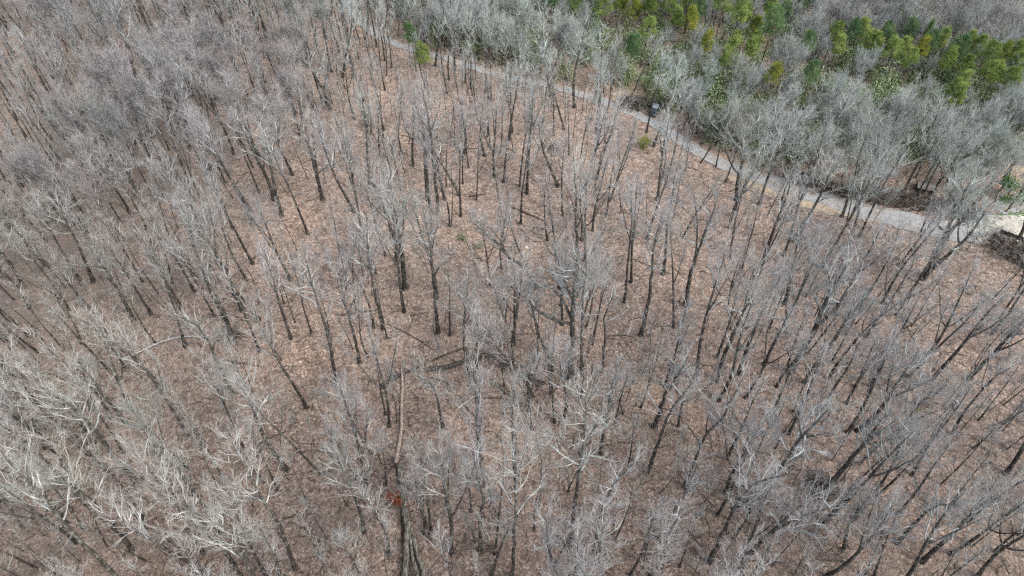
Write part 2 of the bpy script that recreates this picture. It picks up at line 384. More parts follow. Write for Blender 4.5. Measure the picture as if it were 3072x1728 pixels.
for j in range(3): variant('fluffy', H=17, r0=.18, cb=.34, spread=4.4, nl=14, style=1, dens=(8, 6, 5), wander=.4, nfork=2, tw=.0075)
for j in range(4): variant('round', H=9, r0=.12, cb=.3, spread=2.9, nl=11, dens=(7, 6, 4), wander=.7, nfork=2, tw=.0065)
SAP = []
for j in range(4):
    tr_, cr_ = tree_meshes(900 + j, H=6.5, r0=.045, cb=.35, spread=1.5, nl=8, style=1, dens=(5, 4, 3), wander=[.2, .5, .3, .6][j], nfork=[0, 1, 0, 1][j], tw=.006)
    SAP.append((tr_, cr_))

# ------------------------------------------------------------------ trees read off the photograph
# tile width base_x,base_y  x,y ... [| fork pts]   ('*' = mesh of its own, 's' = snag with a broken top)
T = """
*E 36 462,740 430,400 380,180 355,20 | 430,400 450,300 445,180 430,80
E 24 400,535 320,170 255,30
*E 26 700,1060 655,520 640,380 610,250 | 655,520 660,430 690,330 720,250 | 660,700 700,600 760,520 790,480
sE 14 785,1080 775,620
*E 22 305,1035 205,600 195,480 185,300 | 205,600 150,540 110,450 80,340 | 205,600 230,500 280,430 340,390
E 16 235,1025 110,640 50,470
*E 22 135,1275 60,930 20,860 -5,640 | 55,920 75,840 110,780 120,700
E 10 330,1100 320,800 275,560
E 16 865,215 850,0 845,-200
E 14 785,290 730,-20 700,-130
E 8 800,280 798,0
E 22 95,180 30,0 -20,-150
E 14 480,215 440,0
*E 26 700,200 650,-400 620,-560 600,-650 | 650,-400 700,-520 720,-600 | 655,-380 560,-520 520,-640
E 14 635,180 615,0 605,-90
E 16 1300,275 1325,0 1332,-150
E 14 1605,210 1605,0 1598,-180
E 13 1495,390 1525,80 1490,0
E 10 1945,105 1990,0
E 12 1925,200 1935,0
E 16 1820,320 1850,80 1862,0
E 20 1745,390 1752,100 1775,0
*E 26 1710,790 1702,300 1700,0 1690,-120 | 1705,300 1750,200 1775,60
E 14 1725,750 1830,520 1872,300
E 16 1575,740 1540,500 1490,300
sE 20 1600,1000 1615,700 1632,545
*E 28 1420,735 1350,590 1270,545 1200,500 1130,400 990,290 | 1350,590 1280,440 1245,300 1180,120 | 1200,500 1150,380 1060,300 930,200
E 20 1250,1140 1245,760 1200,640
*E 46 1655,1375 1670,1100 1682,830 1700,600 | 1668,960 1580,800 1440,740 1420,730 | 1670,1000 1480,940 1330,870 1250,800 1060,760 | 1680,830 1600,640 1540,480
E 14 1525,1350 1540,1000 1540,900
E 24 1740,1350 1800,900 1850,450
E 16 1820,1140 1880,750 1900,640
*sE 22 1885,1340 1920,1070 1895,960 1950,830 1982,735 | 1925,1080 2020,1083 2140,1085 2230,1180
*E 28 2170,1080 2240,780 2258,450 2290,330 | 2255,470 2210,380 2140,320 | 2256,420 2310,330 2330,250
E 18 2100,690 2140,350 2170,50
*E 19 2050,840 2075,560 2112,200 2100,60 | 2112,200 2060,130 2020,60
E 22 2330,635 2370,350 2460,50
E 18 2215,380 2280,180 2320,20
E 16 2405,1020 2420,400 2428,300
E 14 1080,720 1075,500
E 14 1163,590 1160,430
*E 24 1500,1190 1440,1110 1400,960 1375,820 1300,760
E 26 932,1350 928,1050 905,830
E 24 985,1480 965,1150 950,1050
E 12 195,1235 168,1090 120,960
E 14 110,890 80,620
E 14 320,500 285,380 250,200
E 22 2345,1449 2400,1150 2420,1000
E 9 1190,955 1190,800
E 9 1120,1180 1120,1020
E 10 1180,1449 1165,1050
E 22 1385,1515 1345,1250 1230,1140
E 12 1407,1260 1410,1080
F 24 800,400 920,130 965,0
F 14 345,515 400,300 432,150
F 14 415,640 470,400 550,130
*F 30 20,860 60,600 120,450 220,180 | 90,510 110,400 90,250 60,80
*F 30 240,1410 330,1150 420,950 500,780 570,600 | 420,950 460,830 470,700 560,520
*F 26 400,1360 490,1100 580,900 680,700 | 580,900 575,830 560,760 | 590,890 720,640 760,580
F 24 590,1290 680,1040 760,850 860,560
*F 46 780,1340 900,1130 975,1010 990,930 1070,760 1150,640 | 975,1010 1130,860 1290,560 | 1060,760 1055,700 1030,590
F 26 740,850 800,650 900,430
F 26 1090,920 1150,820 1280,560
F 18 1250,890 1330,760 1420,600
F 20 1325,1085 1420,890 1600,640
*F 40 1750,650 1860,440 1915,310 1970,200 2050,40 | 1905,330 1860,300 1840,250 1790,230 | 1965,200 1970,120 1930,20 1880,-40 | 1900,340 1960,290 2080,220
F 30 1735,670 1830,480 1900,420
F 10 1585,855 1660,700
F 20 1450,850 1520,720 1590,600
F 24 100,1400 190,950 280,600
*F 20 1250,1449 1340,1290 1400,1160
F 22 1360,1449 1440,1280 1560,1080
F 20 1640,1380 1760,1230
F 20 1740,1250 1850,1100 1930,940
F 26 1800,1400 2000,1170 2150,1080 2260,900
*F 30 2060,1400 2280,1190 2360,1080 2480,960 | 2280,1190 2420,1130 2560,1050
*F 18 2095,1065 2140,1000 2140,930 2080,870
*F 26 2430,380 2473,290 2520,200
F 10 510,1170 560,1010 600,900
F 24 880,1420 970,1260 1110,950
F 18 680,1449 720,1300 830,1080
F 12 1050,1190 1160,1060 1310,780
F 14 1075,1270 1130,1150
F 18 730,500 765,300 835,110
F 26 570,560 610,400 690,150
F 22 340,300 385,180 440,0
F 12 0,370 110,190
F 9 890,800 960,640
F 9 360,735 400,600
*I 34 195,1350 330,1060 385,920 520,780 640,740 | 385,930 395,850 390,790 440,720 | 350,960 460,960 560,1000
I 20 370,1180 450,1000 550,800
*I 36 395,1430 470,1300 640,1130 830,1030 990,980 | 640,1130 780,1010 960,900 | 830,1040 900,1080 1000,1180
I 22 400,1420 480,1200 690,880
I 30 1040,1449 1160,1290 1320,1140
*I 22 10,800 100,580 170,410 280,330 410,60 | 170,410 165,340 200,260
I 18 655,290 730,130 780,0
I 22 765,420 840,240 985,0
*I 38 470,950 560,830 690,710 850,450 1000,300 | 860,440 840,340 820,250 | 850,450 960,420 1080,440 1180,450
I 24 1195,410 1250,290 1330,60
I 30 1265,400 1400,230 1530,120 1680,0
I 16 1185,200 1270,40
*I 26 1695,200 1740,120 1790,20
*I 38 1020,850 1100,750 1240,580 1330,480 1430,330 | 1330,490 1440,490 1560,465 1700,480 | 1340,480 1460,380 1600,300
I 18 1280,640 1420,500 1580,400
I 24 1245,1035 1370,850 1580,620
*I 30 1135,1240 1160,1290 1200,1070 1330,900
*I 30 1555,1210 1680,1070 1800,950 1920,930 | 1790,955 1750,860 1730,810
I 34 1735,1345 1960,1130 2230,970
I 14 1385,1460 1440,1200 1500,900
I 18 1310,1449 1440,1180
I 20 1660,720 1850,480 2060,170
I 22 1555,1005 1740,790 1870,620
I 26 2130,1460 2280,1340 2470,1170
I 30 2340,710 2473,570 2600,420
I 14 800,260 900,30
H 20 345,365 300,60 230,-250
H 12 320,280 270,50
H 9 400,340 360,80
H 24 180,800 110,560 -10,200
H 18 105,745 30,570
H 26 165,1130 90,920 0,650
*H 22 735,370 690,130 660,50 590,20
*H 34 1005,610 985,300 975,100 965,0 | 985,300 900,220 860,120 700,90 | 985,290 1000,150 1010,20 | 980,350 930,380 920,350
H 16 1040,800 1020,480 995,280
*H 24 1235,1460 1255,1150 1270,800 1265,540 | 1268,800 1300,700 1330,640
H 22 1270,830 1265,300 1250,0
H 18 1110,1290 1140,1010 1130,780 1130,450
H 18 1385,385 1385,100 1382,-120
H 16 1370,260 1365,0
H 18 1545,340 1550,100 1560,20
H 22 1610,305 1625,100 1645,-50
H 12 1515,130 1515,-60
*H 22 1875,570 1910,330 1945,160 1990,-30 | 1920,300 1850,320 1830,370 1790,500
H 14 1980,350 2000,200 2020,50
H 9 2045,280 2075,80
*H 34 2270,370 2340,150 2410,30 2480,-80
*H 28 2215,705 2310,450 2390,240 2490,110
H 16 2440,370 2480,230
*H 32 1665,1225 1700,850 1740,600 1770,380 1772,240 | 1740,600 1690,530 1560,470 1440,520 | 1745,560 1800,420 1900,370 2020,380 | 1772,380 1720,180 1640,110
*H 16 1430,940 1455,720 1445,560 1420,470 | 1445,560 1500,500 1580,520
H 12 1395,1115 1420,960
H 14 940,980 925,820
*H 26 1010,1280 1005,1000 1040,880 990,760 965,620 | 1040,880 960,760 860,750 740,830
H 24 1090,1440 1100,1240 1140,1040
*H 18 655,1120 610,800 590,640 540,520 | 590,640 640,600 760,610
H 14 645,1165 600,950 560,650
H 14 595,1160 565,920
*H 24 1815,1355 1850,1130 1900,920 1985,750 2070,680
H 16 1985,1190 2020,1040 2080,950
H 22 2090,1449 2160,1180 2240,1000
H 18 2200,1350 2290,1000
H 26 2240,1449 2350,1150 2420,960
H 18 2300,1449 2390,1180
H 9 1955,1150 1960,800
H 8 1810,980 1805,870
H 9 1850,850 1870,680
H 12 325,795 290,560 250,455
D 24 2040,210 1990,0 1955,-130
*D 24 1690,1085 1610,880 1560,760 1420,600 1320,510 | 1560,760 1572,700 1550,660
*D 30 1705,775 1630,600 1540,430 1430,320 1290,180
D 28 1760,900 1680,620 1430,170
*D 26 970,975 870,770 770,600 690,500 | 770,600 720,590 600,560
D 10 935,830 860,680
*D 18 1100,930 930,650 850,530 790,440
*D 26 1690,1502 1560,1240 1530,1150 1440,1000 1330,960 | 1545,1200 1555,1100 1600,1060
D 16 1485,465 1400,280
D 16 1690,310 1640,170 1570,0
D 20 2110,680 1990,430 1940,230
D 20 1880,1190 1790,980 1700,700
D 16 1120,470 1060,330 1000,220
D 26 680,690 560,430 440,230
D 20 1880,960 1800,820 1700,650
D 22 2110,1100 2010,870 1900,560
*D 24 2440,1449 2385,1100 2330,920 2270,740 2230,560 | 2270,740 2200,620 2130,560
D 9 2060,850 1990,690
G 22 2225,230 2090,-60 1930,-380
*G 26 1170,80 1070,-30 1000,-90 850,-220 640,-380 | 1000,-90 960,-200 960,-280
G 22 1360,435 1230,260 1120,90 960,-240
G 20 985,265 830,-20 690,-260
*G 26 915,345 780,180 700,60 600,-60 | 720,90 745,20 730,-40
G 34 480,1080 350,930 170,760
G 18 610,1110 480,950 370,850
*G 30 960,1260 880,1150 740,1030 600,900 450,580 | 600,900 560,780 490,660 | 600,890 500,790 330,750 150,700
G 22 1035,1040 840,750 780,640
G 26 1470,1285 1310,1090 1180,950 1010,690
*G 32 1740,1449 1610,1240 1500,1130 1390,960 1290,860 | 1500,1130 1400,1080 1280,1130 1200,1180 | 1390,960 1250,900 1120,870
*G 30 1480,1449 1310,1310 1170,1240 1020,1140 850,1040
*G 26 2140,1400 2040,1100 1900,880 1790,680 1720,560 | 1900,880 1760,800 1640,850 1540,830 | 1910,880 1740,930 1580,1010 | 1800,700 1680,620 1530,600
G 20 1790,600 1620,280 1480,0
G 16 2330,710 2150,520 1870,220 1790,150
G 24 1420,870 1200,580 1100,340 1040,220
G 22 1930,1449 1790,1150 1640,900
G 20 2030,1449 1960,1280 1880,1120
G 16 170,1110 50,990 -40,880
*G 32 1000,780 900,680 760,490 620,310 500,200 350,110 | 620,310 560,240 400,240 150,230 | 760,490 640,420 460,410 | 620,300 680,280 620,150 560,0
G 26 330,520 200,220 60,30 -60,-120
*G 30 1000,1610 760,1360 480,1100 200,760 0,560 | 300,870 180,680 60,620 -100,600
G 22 560,1210 420,1110 200,900
A 18 400,780 330,640 270,530 150,330
A 20 545,330 490,190 440,60
A 24 660,520 600,420 540,260
A 20 830,530 760,370 655,80
A 20 1020,660 910,450 860,310 800,60
A 16 650,950 570,810 500,660
A 16 825,940 750,760
A 20 1130,330 1060,180 1000,60
A 22 1330,360 1260,210 1200,60
A 14 1400,300 1340,120
A 16 1480,270 1470,160 1430,30
A 20 1660,300 1590,90 1540,0
A 14 1930,240 1870,30
A 14 1860,170 1820,20
A 20 1570,720 1500,590 1470,460
A 18 1410,830 1330,680 1280,600
*A 26 2385,800 2345,650 2230,470 2170,420 | 2345,650 2370,560 2380,440
A 30 1990,1449 1950,1240 1830,980
*A 26 1400,1449 1310,1320 1200,1250 1090,1215 960,1200 | 1320,1330 1220,1150 1080,1020
*A 26 2340,1449 2290,1260 2255,1100 2200,960 | 2290,1260 2370,1220 2430,1130
A 10 2150,600 2090,330
A 22 130,1420 80,1290 0,1180
A 9 600,1200 545,1070 480,950
A 12 130,870 0,620
A 24 1880,1140 1800,930 1710,700
B 18 190,250 180,80 175,0
B 14 680,480 690,330 700,200
B 12 940,640 940,500
B 17 1215,1020 1215,620 1245,560
B 12 1240,960 1240,700
*B 18 1040,1130 1000,950 950,900 900,820 | 1000,960 1020,900 1030,800
B 12 1060,990 1050,830
*B 18 885,1110 905,1000 910,870 850,835 810,830
B 18 1110,1280 1100,800
*B 20 860,1415 700,1130 560,1000 480,960
*sB 18 1175,1320 1230,1140 1262,1050
*B 22 1575,1350 1510,1220 1450,1050 1430,920 | 1455,1060 1500,960
B 14 1615,940 1600,700 1540,620
B 20 1690,780 1690,620
B 20 1520,700 1520,600
B 14 745,1449 735,1250 700,1100
B 24 620,1449 595,1150 570,1020
B 18 520,1200 510,1000
B 12 440,1110 420,880
B 22 210,1330 160,1100 140,930
B 14 1350,1180 1360,900
B 14 1290,1350 1320,1050
B 24 1740,1449 1800,1100 1830,980
B 18 1850,1300 1900,1050
B 14 1960,1420 2050,1050
B 20 2290,1449 2330,1180 2390,1000
B 10 370,1449 370,1200
B 10 880,1330 870,1150
B 9 980,1449 980,1150
B 9 1150,1110 1150,950
B 9 1650,1120 1650,900
B 18 10,560 10,400
*B 14 1215,640 1215,560 1240,490 | 1215,570 1180,500
B 12 900,600 905,380
B 14 1830,760 1835,640 1870,500
B 12 2080,780 2130,640 2190,540
*B 14 2245,800 2250,700 2270,590
B 14 2210,960 2240,860
B 18 2260,1060 2300,900
B 12 90,560 60,380
B 12 780,580 790,430
C 26 390,1449 430,1300 450,1100
C 12 310,1320 360,1180
C 10 240,1210 270,1090
C 10 130,1180 180,1080
C 14 830,1500 900,1380 940,1230
C 14 960,1190 1000,1090
C 12 770,960 850,850
C 14 1380,1210 1420,1120
C 14 1490,1270 1560,1150
C 18 1600,1390 1660,1250 1700,1130
C 14 2200,1210 2300,1010
C 12 1735,1440 1830,1290 1900,1150
C 12 1690,1449 1760,1330 1830,1200
C 10 1800,1420 1880,1310 1960,1180
*C 24 2310,1330 2360,1240 2420,1200 2480,1130 | 2360,1250 2310,1160 2260,1080
"""
def parse(T):
    out = []
    for ln in T.strip().splitlines():
        a = ln.split('|'); h = a[0].split(); c = h[0]
        hero = '*' in c; snag = 's' in c; tile = c[-1]
        pts = [tp(tile, *map(float, s.split(','))) for s in h[2:]]
        forks = [[tp(tile, *map(float, s.split(','))) for s in f.split()] for f in a[1:]]
        out.append((hero, snag, float(h[1]) / ZS, pts, forks))
    return out
LIST = parse(T)
g = np.random.default_rng(11); R_ = random.Random(3)
def tint_at(u, v, j=True):
    c = np.array([.44, .40, .385])                                             # lilac-pink twigs
    def w_(cx, cy, sx, sy): return math.exp(-((u - cx) / sx) ** 2 - ((v - cy) / sy) ** 2)
    L = [(np.array([.49, .54, .49]), 2.2 * sstep(0, 160, (u - 1200) * .33 + 230 - v + 0 * u)),  # beyond the road: pale grey-green
         (np.array([.56, .51, .44]), 1.6 * w_(0, 1350, 600, 420)),             # cream, bottom left
         (np.array([.42, .36, .30]), .9 * w_(300, 760, 380, 220)),             # tan, left
         (np.array([.30, .30, .31]), 1.0 * w_(450, 500, 350, 180)),           # darker grey
         (np.array([.32, .31, .32]), .8 * w_(250, 60, 500, 160)),
         (np.array([.31, .315, .325]), 1.3 * w_(3000, 1200, 900, 500)),         # blue-grey, right
         (np.array([.33, .27, .28]), 2.0 * sstep(250, 0, v) * sstep(2350, 2800, u + (250 - v) * 1.2))]
    ws = 1.0; acc = c.copy()
    for cc_, w__ in L: w__ = float(w__); acc += cc_ * w__; ws += w__
    acc /= ws
    if j: acc = acc * R_.uniform(.78, 1.22) * np.array([R_.uniform(.95, 1.05), 1, R_.uniform(.94, 1.04)])
    return tuple(np.clip(acc, .05, .85))
trees = []   # dicts: base, H, variant or meshes, tint, lean
for hero, snag, wpx, pts, forks in LIST:
    base = ground(*pts[0]); dep = proj(base)[2]
    r = wpx * dep / FOC / 2 * 1.08
    P = [base] + [above(base, *p) for p in pts[1:]]
    h = P[-1][2] - base[2]
    d = dict(base=base, r=r, px=pts[0], snag=snag, listed=True, crooked=len(pts) > 3 or bool(forks), fork=bool(forks))
    if hero:
        if not snag: P.append(P[-1] + (P[-1] - P[-2]) / max(np.linalg.norm(P[-1] - P[-2]), .1) * max(1.2, .12 * h))
        gg = np.random.default_rng(len(trees))
        dep_j = lambda Q: [q_ + np.array([base[0], base[1], 0]) / np.linalg.norm(base[:2]) * (i_ * gg.uniform(-.5, .7)) for i_, q_ in enumerate(Q)]
        FK = [dep_j([above(base, *p) - base for p in f]) for f in forks]
        ax = [p - base for p in P]
        Hh = ax[-1][2]; d.update(hero=True, axis=ax, forks=FK, H=max(Hh, 4))
    else:
        H = h * 1.1 if snag else max(h * 1.14, {0: 9, 1: 14, 2: 17}[0 if r < .09 else 1 if r < .17 else 2] * (1 if dep < 150 else .85)); H = min(H, 25)
        top = P[-1] - base; tilt = np.array([top[0], top[1]]) / max(top[2], 3); m_ = np.linalg.norm(tilt); tilt *= min(1, .3 / max(m_, 1e-6))
        d.update(hero=False, H=H, tilt=tilt)
    trees.append(d)
PINES = """C y 60,130,150;C g 50,30,110;C g 400,70,180;C g 480,110,90;C g 620,60,150;C d 740,80,120;C d 650,170,180;C y 510,200,90;C y 190,310,110;C g 370,320,130;C g 540,300,110
C g 480,350,90;C g 320,430,130;C d 920,310,110;C g 1100,240,150;C g 1130,325,90;C d 1240,230,90;C g 1320,210,90;C g 1340,295,80;C d 1470,250,130;C d 1660,220,100;C c 1785,240,120
C g 1530,370,150;C g 1620,350,130;C g 1630,440,140;C y 1750,350,110;C g 1870,290,120;C d 2000,330,140;C g 2080,320,110;C g 2160,330,90;C g 1950,440,150;C g 2070,480,120
C g 2250,400,160;C g 2200,520,150;C g 2280,545,100;C y 2330,390,120;C g 2430,370,110;C g 2400,450,90;C g 2010,590,120;C g 1970,670,140;C y 650,540,130;C d 950,520,130
C g 1970,690,100;B g 1880,30,150;B y 2010,20,120;B y 2110,70,120;B g 2250,30,150;B g 2390,30,120;B g 2440,120,120;B g 2210,200,100;B g 1700,10,100;B d 2120,330,140;B d 510,240,60
B g 600,400,110;C g 300,20,150;C d 130,60,110;B d 1500,-10,100;C d 860,20,90;C d 1780,300,140;C g 1400,330,90;C g 2380,560,90"""
PINE_AT = []
for s_ in PINES.replace('\n', ';').split(';'):
    tl, k, c = s_.split(); x, y, sz = map(float, c.split(',')); u, v = tp(tl, x, y); H0 = 17 if k == 'c' else 15
    p = ground(u, v, 10.0); dia = sz / ZS * proj(p)[2] / FOC; sc_ = min(max(dia / 5.0, .72), 1.3); p = ground(u, v, H0 * sc_ * .80)
    PINE_AT.append((k, u, v, sz / ZS / 2, sc_, np.array([p[0], p[1], float(terr(p[0], p[1]))])))
PROT = [tp('E', x, 1310) for x in (450, 600, 750, 900, 1050, 1180)] + [tp('H', 440, y) for y in (60, 250, 450, 650, 800, 950, 1120, 1300)] + [tp('E', 980, y) for y in (400, 560, 700)] + [tp('E', 1340, 200), tp('E', 800, 1200), (1964, 330), (1895, 312), (2995, 690), (2768, 560)] + [tp('D', x, y) for x, y in ((1010, 1212), (1180, 1140), (1400, 1100))]
# ---- random fill
def road_d(x, y): return min(np.min(np.hypot(ROAD[:, 0] - x, ROAD[:, 1] - y)) - 2.0, np.min(np.hypot(DRV[:, 0] - x, DRV[:, 1] - y)) - 3.6)
CLEAR = [ground(1940, 262), ground(3000, 520), ground(1962, 330)]
BX = [(t_['base'][0], t_['base'][1]) for t_ in trees]
def listed_cover(u, v): return 0 < u < 3072 and 0 < v < 1728
cand = 0
rg = random.Random(77)
def beyond_road(u, v): 
    i = np.interp(u, [a * q for a, _ in road_px[1:]], [c * q for _, c in road_px[1:]]); return v < i - 6
fill = []
while cand < 20000:
    cand += 1
    y = rg.uniform(8, 260); x = rg.uniform(-1, 1) * (62 + .95 * y)
    z = float(terr(x, y)); u, v, dep = proj((x, y, z)); u2, v2, _ = proj((x, y, z + 20))
    if v < -60 and v2 < -150: continue
    if (u < -150 and u2 < -300) or (u > 3230 and u2 > 3350): 
        continue
    if v > 2350: continue
    p = .42
    inside = 0 < u < 3072 and 0 < v < 1728
    if inside:
        if v > 560: p = .11 + .22 * (u < 800) + .14 * (u > 2150) + .06 * (v > 1250)
        elif v > 250: p = .62
        else: p = .45
        gl_ = math.exp(-((v - 820 + u * .55) / 230) ** 2) * (u < 1150); p = min(1, p + .16 * gl_)
        if beyond_road(u, v) and u > 1000: p = .95
        elif u < 1800 and road_d(x, y) < 9: p = .85
        else: p *= .75
        if u > 2150 and 480 < v < 700: p = .6 if beyond_road(u, v) and v < 600 else .16
    elif v > 1728: p = .40
    if rg.random() > p: continue
    if road_d(x, y) < 0.0: continue
    if any(math.hypot(c[0] - x, c[1] - y) < 4 for c in CLEAR): continue
    md = 1.5 if inside and beyond_road(u, v) else 2.2
    if any((a - x) ** 2 + (b_ - y) ** 2 < md * md for a, b_ in BX): continue
    UCS = [proj((x, y, z + h_))[:2] for h_ in (10, 14)]
    if any(math.hypot(x - q_[5][0], y - q_[5][1]) < 2.2 or (dep < proj(q_[5])[2] + 3 and any(math.hypot(a_ - q_[1], b_ - q_[2]) < q_[3] * .95 + 6 for a_, b_ in UCS)) for q_ in PINE_AT): continue
    if v > 0 and any(math.hypot(proj((x, y, z + h_))[0] - a, proj((x, y, z + h_))[1] - b_) < 62 for a, b_ in PROT for h_ in (5, 9, 13, 17)): continue
    BX.append((x, y))
    br = inside and beyond_road(u, v)
    far = v < 250
    k = rg.random()
    fl = br or (inside and v > 60 and u < 1000 and rg.random() < .4 * math.exp(-((v - 820 + u * .55) / 200) ** 2)) or (u < 500 and v < 200 and rg.random() < .2)
    if br: r = rg.choice([.10, .12, .14]); H = rg.uniform(6, 10.5) * (1.15 if v < 120 else 1)
    elif fl: r = rg.choice([.2, .17, .24, .13]); H = rg.uniform(12, 18)
    else: r = rg.choice([.055, .07, .08, .1, .12, .15, .2, .25] if v > 560 and u > 700 else [.05, .06, .07, .08, .1, .12, .14, .17] if v > 230 and u > 850 else [.07, .1, .13, .16, .2]); H = 9 + r * 42 + rg.uniform(-1.5, 3)
    if v > 1728: H = min(H, 19)
    trees.append(dict(base=np.array([x, y, z]), r=r, px=(u, v), snag=False, listed=False, crooked=False, fork=False, hero=False, H=H, tilt=np.array([rg.gauss(0, .05), rg.gauss(0, .05)]), round=br, fluffy=fl or (v < 100 and rg.random() < .5)))
# size on the picture
for d in trees:
    bz = d['base']; u, v, dep = proj(bz); tp_ = bz + np.array([0, 0, d['H']]); u2, v2, d2 = proj(tp_)
    ts = np.linspace(0, 1, 12); n_in = sum(1 for s in ts if 0 < u + (u2 - u) * s < 3072 and 0 < v + (v2 - v) * s < 1728)
    d['vis'] = math.hypot(u2 - u, v2 - v) * n_in / 12 * (1.6 if d['hero'] else 1.25 if d['listed'] else 1)
    d['uv'] = (u, v); d['uv2'] = (u2, v2)
    d['tint'] = tint_at((u + u2 * 2) / 3, (v + v2 * 2) / 3)
trees.sort(key=lambda d: -d['vis'])
IND, REST = trees[:300], trees[300:]
print('trees', len(trees), 'min vis of individuals', IND[-1]['vis'])
def pick(d):
    ks = 'round' if d.get('round') else 'fluffy' if d.get('fluffy') and d['r'] > .11 else 'broad' if d['r'] > .215 else 'upright' if d['r'] > .115 else 'pole'
    c = [v_ for v_ in VARS if v_.kind == ks]; return R_.choice(c)
for d in REST: d['hero'] = False
for d in trees:
    d['v'] = pick(d)
for v_ in VARS:                                                      # every kind of crown is among the individuals
    if any(d['v'] is v_ and not d['hero'] and not d['snag'] for d in IND): continue
    c_ = [i for i, d in enumerate(REST) if d['v'] is v_ and not d['snag']]
    o_ = [i for i in range(len(IND) - 1, -1, -1) if not IND[i]['hero'] and not IND[i]['snag'] and sum(q_['v'] is IND[i]['v'] for q_ in IND) > 2]
    if c_ and o_: IND[o_[0]], REST[c_[0]] = REST[c_[0]], IND[o_[0]]
def xf(d):
    v_ = d['v']; sxy = min(max(d['r'] / v_.r, .8), 1.25); sz = d['H'] / v_.H
    tx, ty = d.get('tilt', (0, 0)); return v_, (sxy, sxy, sz), (-math.atan(ty), math.atan(tx), 0), R_.uniform(0, 6.28)
from mathutils import Euler
for d in IND:
    root = bpy.data.objects.new('bare_tree', None); COL.objects.link(root); root.empty_display_size = .5
    root.location = d['base']; d['obj'] = root
    if d['hero']:
        H = d['H']; fk = d['forks']
        tr_, cr_ = tree_meshes(int(d['px'][0] * 7 + d['px'][1]), H=H, r0=d['r'], cb=.5 if not d['snag'] else .6, spread=(1.9 + d['r'] * 7.5) * min(1, H / 14), nl=8 if d['snag'] else 10,
                               axis=d['axis'], forks=fk, dens=(3, 2, 2) if d['snag'] else (6, 5, 3), style=0, tw=.0065)
    else:
        v_, sc_, ro, rz = xf(d)
        q_ = (Euler(ro).to_quaternion() @ Euler((0, 0, rz)).to_quaternion()); root.rotation_euler = q_.to_euler(); root.scale = sc_
        tr_, cr_ = v_.tr, v_.cr
        if d['snag']:
            cr_ = None
    t_ = link('trunk', tr_, root); t_.color = (*d['tint'], 1)
    if cr_ is not None:
        c_ = link('crown', cr_, root); c_.color = (*d['tint'], 1)

# ---- the rest of the wood: one object, geometry nodes, one instance per tree
def wood_nodes(name, src):
    ng = bpy.data.node_groups.new(name, 'GeometryNodeTree')
    ng.interface.new_socket('Geometry', in_out='INPUT', socket_type='NodeSocketGeometry')
    ng.interface.new_socket('Geometry', in_out='OUTPUT', socket_type='NodeSocketGeometry')
    gi = ng.nodes.new('NodeGroupInput'); go = ng.nodes.new('NodeGroupOutput'); J = ng.nodes.new('GeometryNodeJoinGeometry')
    def named(n, ty):
        a = ng.nodes.new('GeometryNodeInputNamedAttribute'); a.data_type = ty; a.inputs['Name'].default_value = n; return a.outputs['Attribute']
    vi, rot, scl = named('variant', 'INT'), named('rot', 'FLOAT_VECTOR'), named('scl', 'FLOAT_VECTOR')
    for i, objs in enumerate(src):
        j = ng.nodes.new('GeometryNodeJoinGeometry')
        for o in objs:
            oi = ng.nodes.new('GeometryNodeObjectInfo'); oi.inputs['Object'].default_value = o; oi.transform_space = 'ORIGINAL'
            ng.links.new(oi.outputs['Geometry'], j.inputs[0])
        g2 = ng.nodes.new('GeometryNodeGeometryToInstance'); ng.links.new(j.outputs[0], g2.inputs[0])
        ip = ng.nodes.new('GeometryNodeInstanceOnPoints')
        cmp_ = ng.nodes.new('FunctionNodeCompare'); cmp_.data_type = 'INT'; cmp_.operation = 'EQUAL'
        ng.links.new(vi, cmp_.inputs[2]); cmp_.inputs[3].default_value = i
        ng.links.new(gi.outputs[0], ip.inputs['Points']); ng.links.new(cmp_.outputs[0], ip.inputs['Selection'])
        ng.links.new(g2.outputs[0], ip.inputs['Instance'])
        e2r = ng.nodes.new('FunctionNodeEulerToRotation'); ng.links.new(rot, e2r.inputs[0]); ng.links.new(e2r.outputs[0], ip.inputs['Rotation'])
        ng.links.new(scl, ip.inputs['Scale']); ng.links.new(ip.outputs[0], J.inputs[0])
    ng.links.new(J.outputs[0], go.inputs[0]); return ng
def stuff_points(name, pts, var, rot, scl, tint, src, label, cat):
    me = bpy.data.meshes.new(name); me.from_pydata([tuple(p) for p in pts], [], [])
    a = me.attributes.new('variant', 'INT', 'POINT'); a.data.foreach_set('value', np.array(var, np.int32))
    for n_, dta in (('rot', rot), ('scl', scl), ('tint', tint)):
        a = me.attributes.new(n_, 'FLOAT_VECTOR', 'POINT'); a.data.foreach_set('vector', np.array(dta, np.float32).ravel())
    o = link(name, me); o.color = (0, 0, 0, 1)
    md = o.modifiers.new('instances', 'NODES'); md.node_group = wood_nodes(name, src)
    tag(o, label, cat, kind='stuff'); return o
src = {}
for d in IND:
    if d['hero'] or d['snag']: continue
    tr_ = [c for c in d['obj'].children if c.name.startswith('trunk')][0]; cr_ = [c for c in d['obj'].children if c.name.startswith('crown')][0]
    for v_ in VARS:
        if tr_.data == v_.tr: src[v_.i] = (tr_, cr_)
order = sorted(src); print('variants available', order)
P_, V_, RO_, SC_, TI_ = [], [], [], [], []
for d in REST:
    d.setdefault('tilt', np.zeros(2))
    v_, sc_, ro, rz = xf(d)
    if v_.i not in src:
        alt = [i for i in order if VARS[i].kind == v_.kind] or order; v_ = VARS[R_.choice(alt)]
    e = (Euler(ro).to_quaternion() @ Euler((0, 0, rz)).to_quaternion()).to_euler()
    P_.append(d['base']); V_.append(order.index(v_.i)); RO_.append(tuple(e)); SC_.append(sc_); TI_.append(d['tint'])
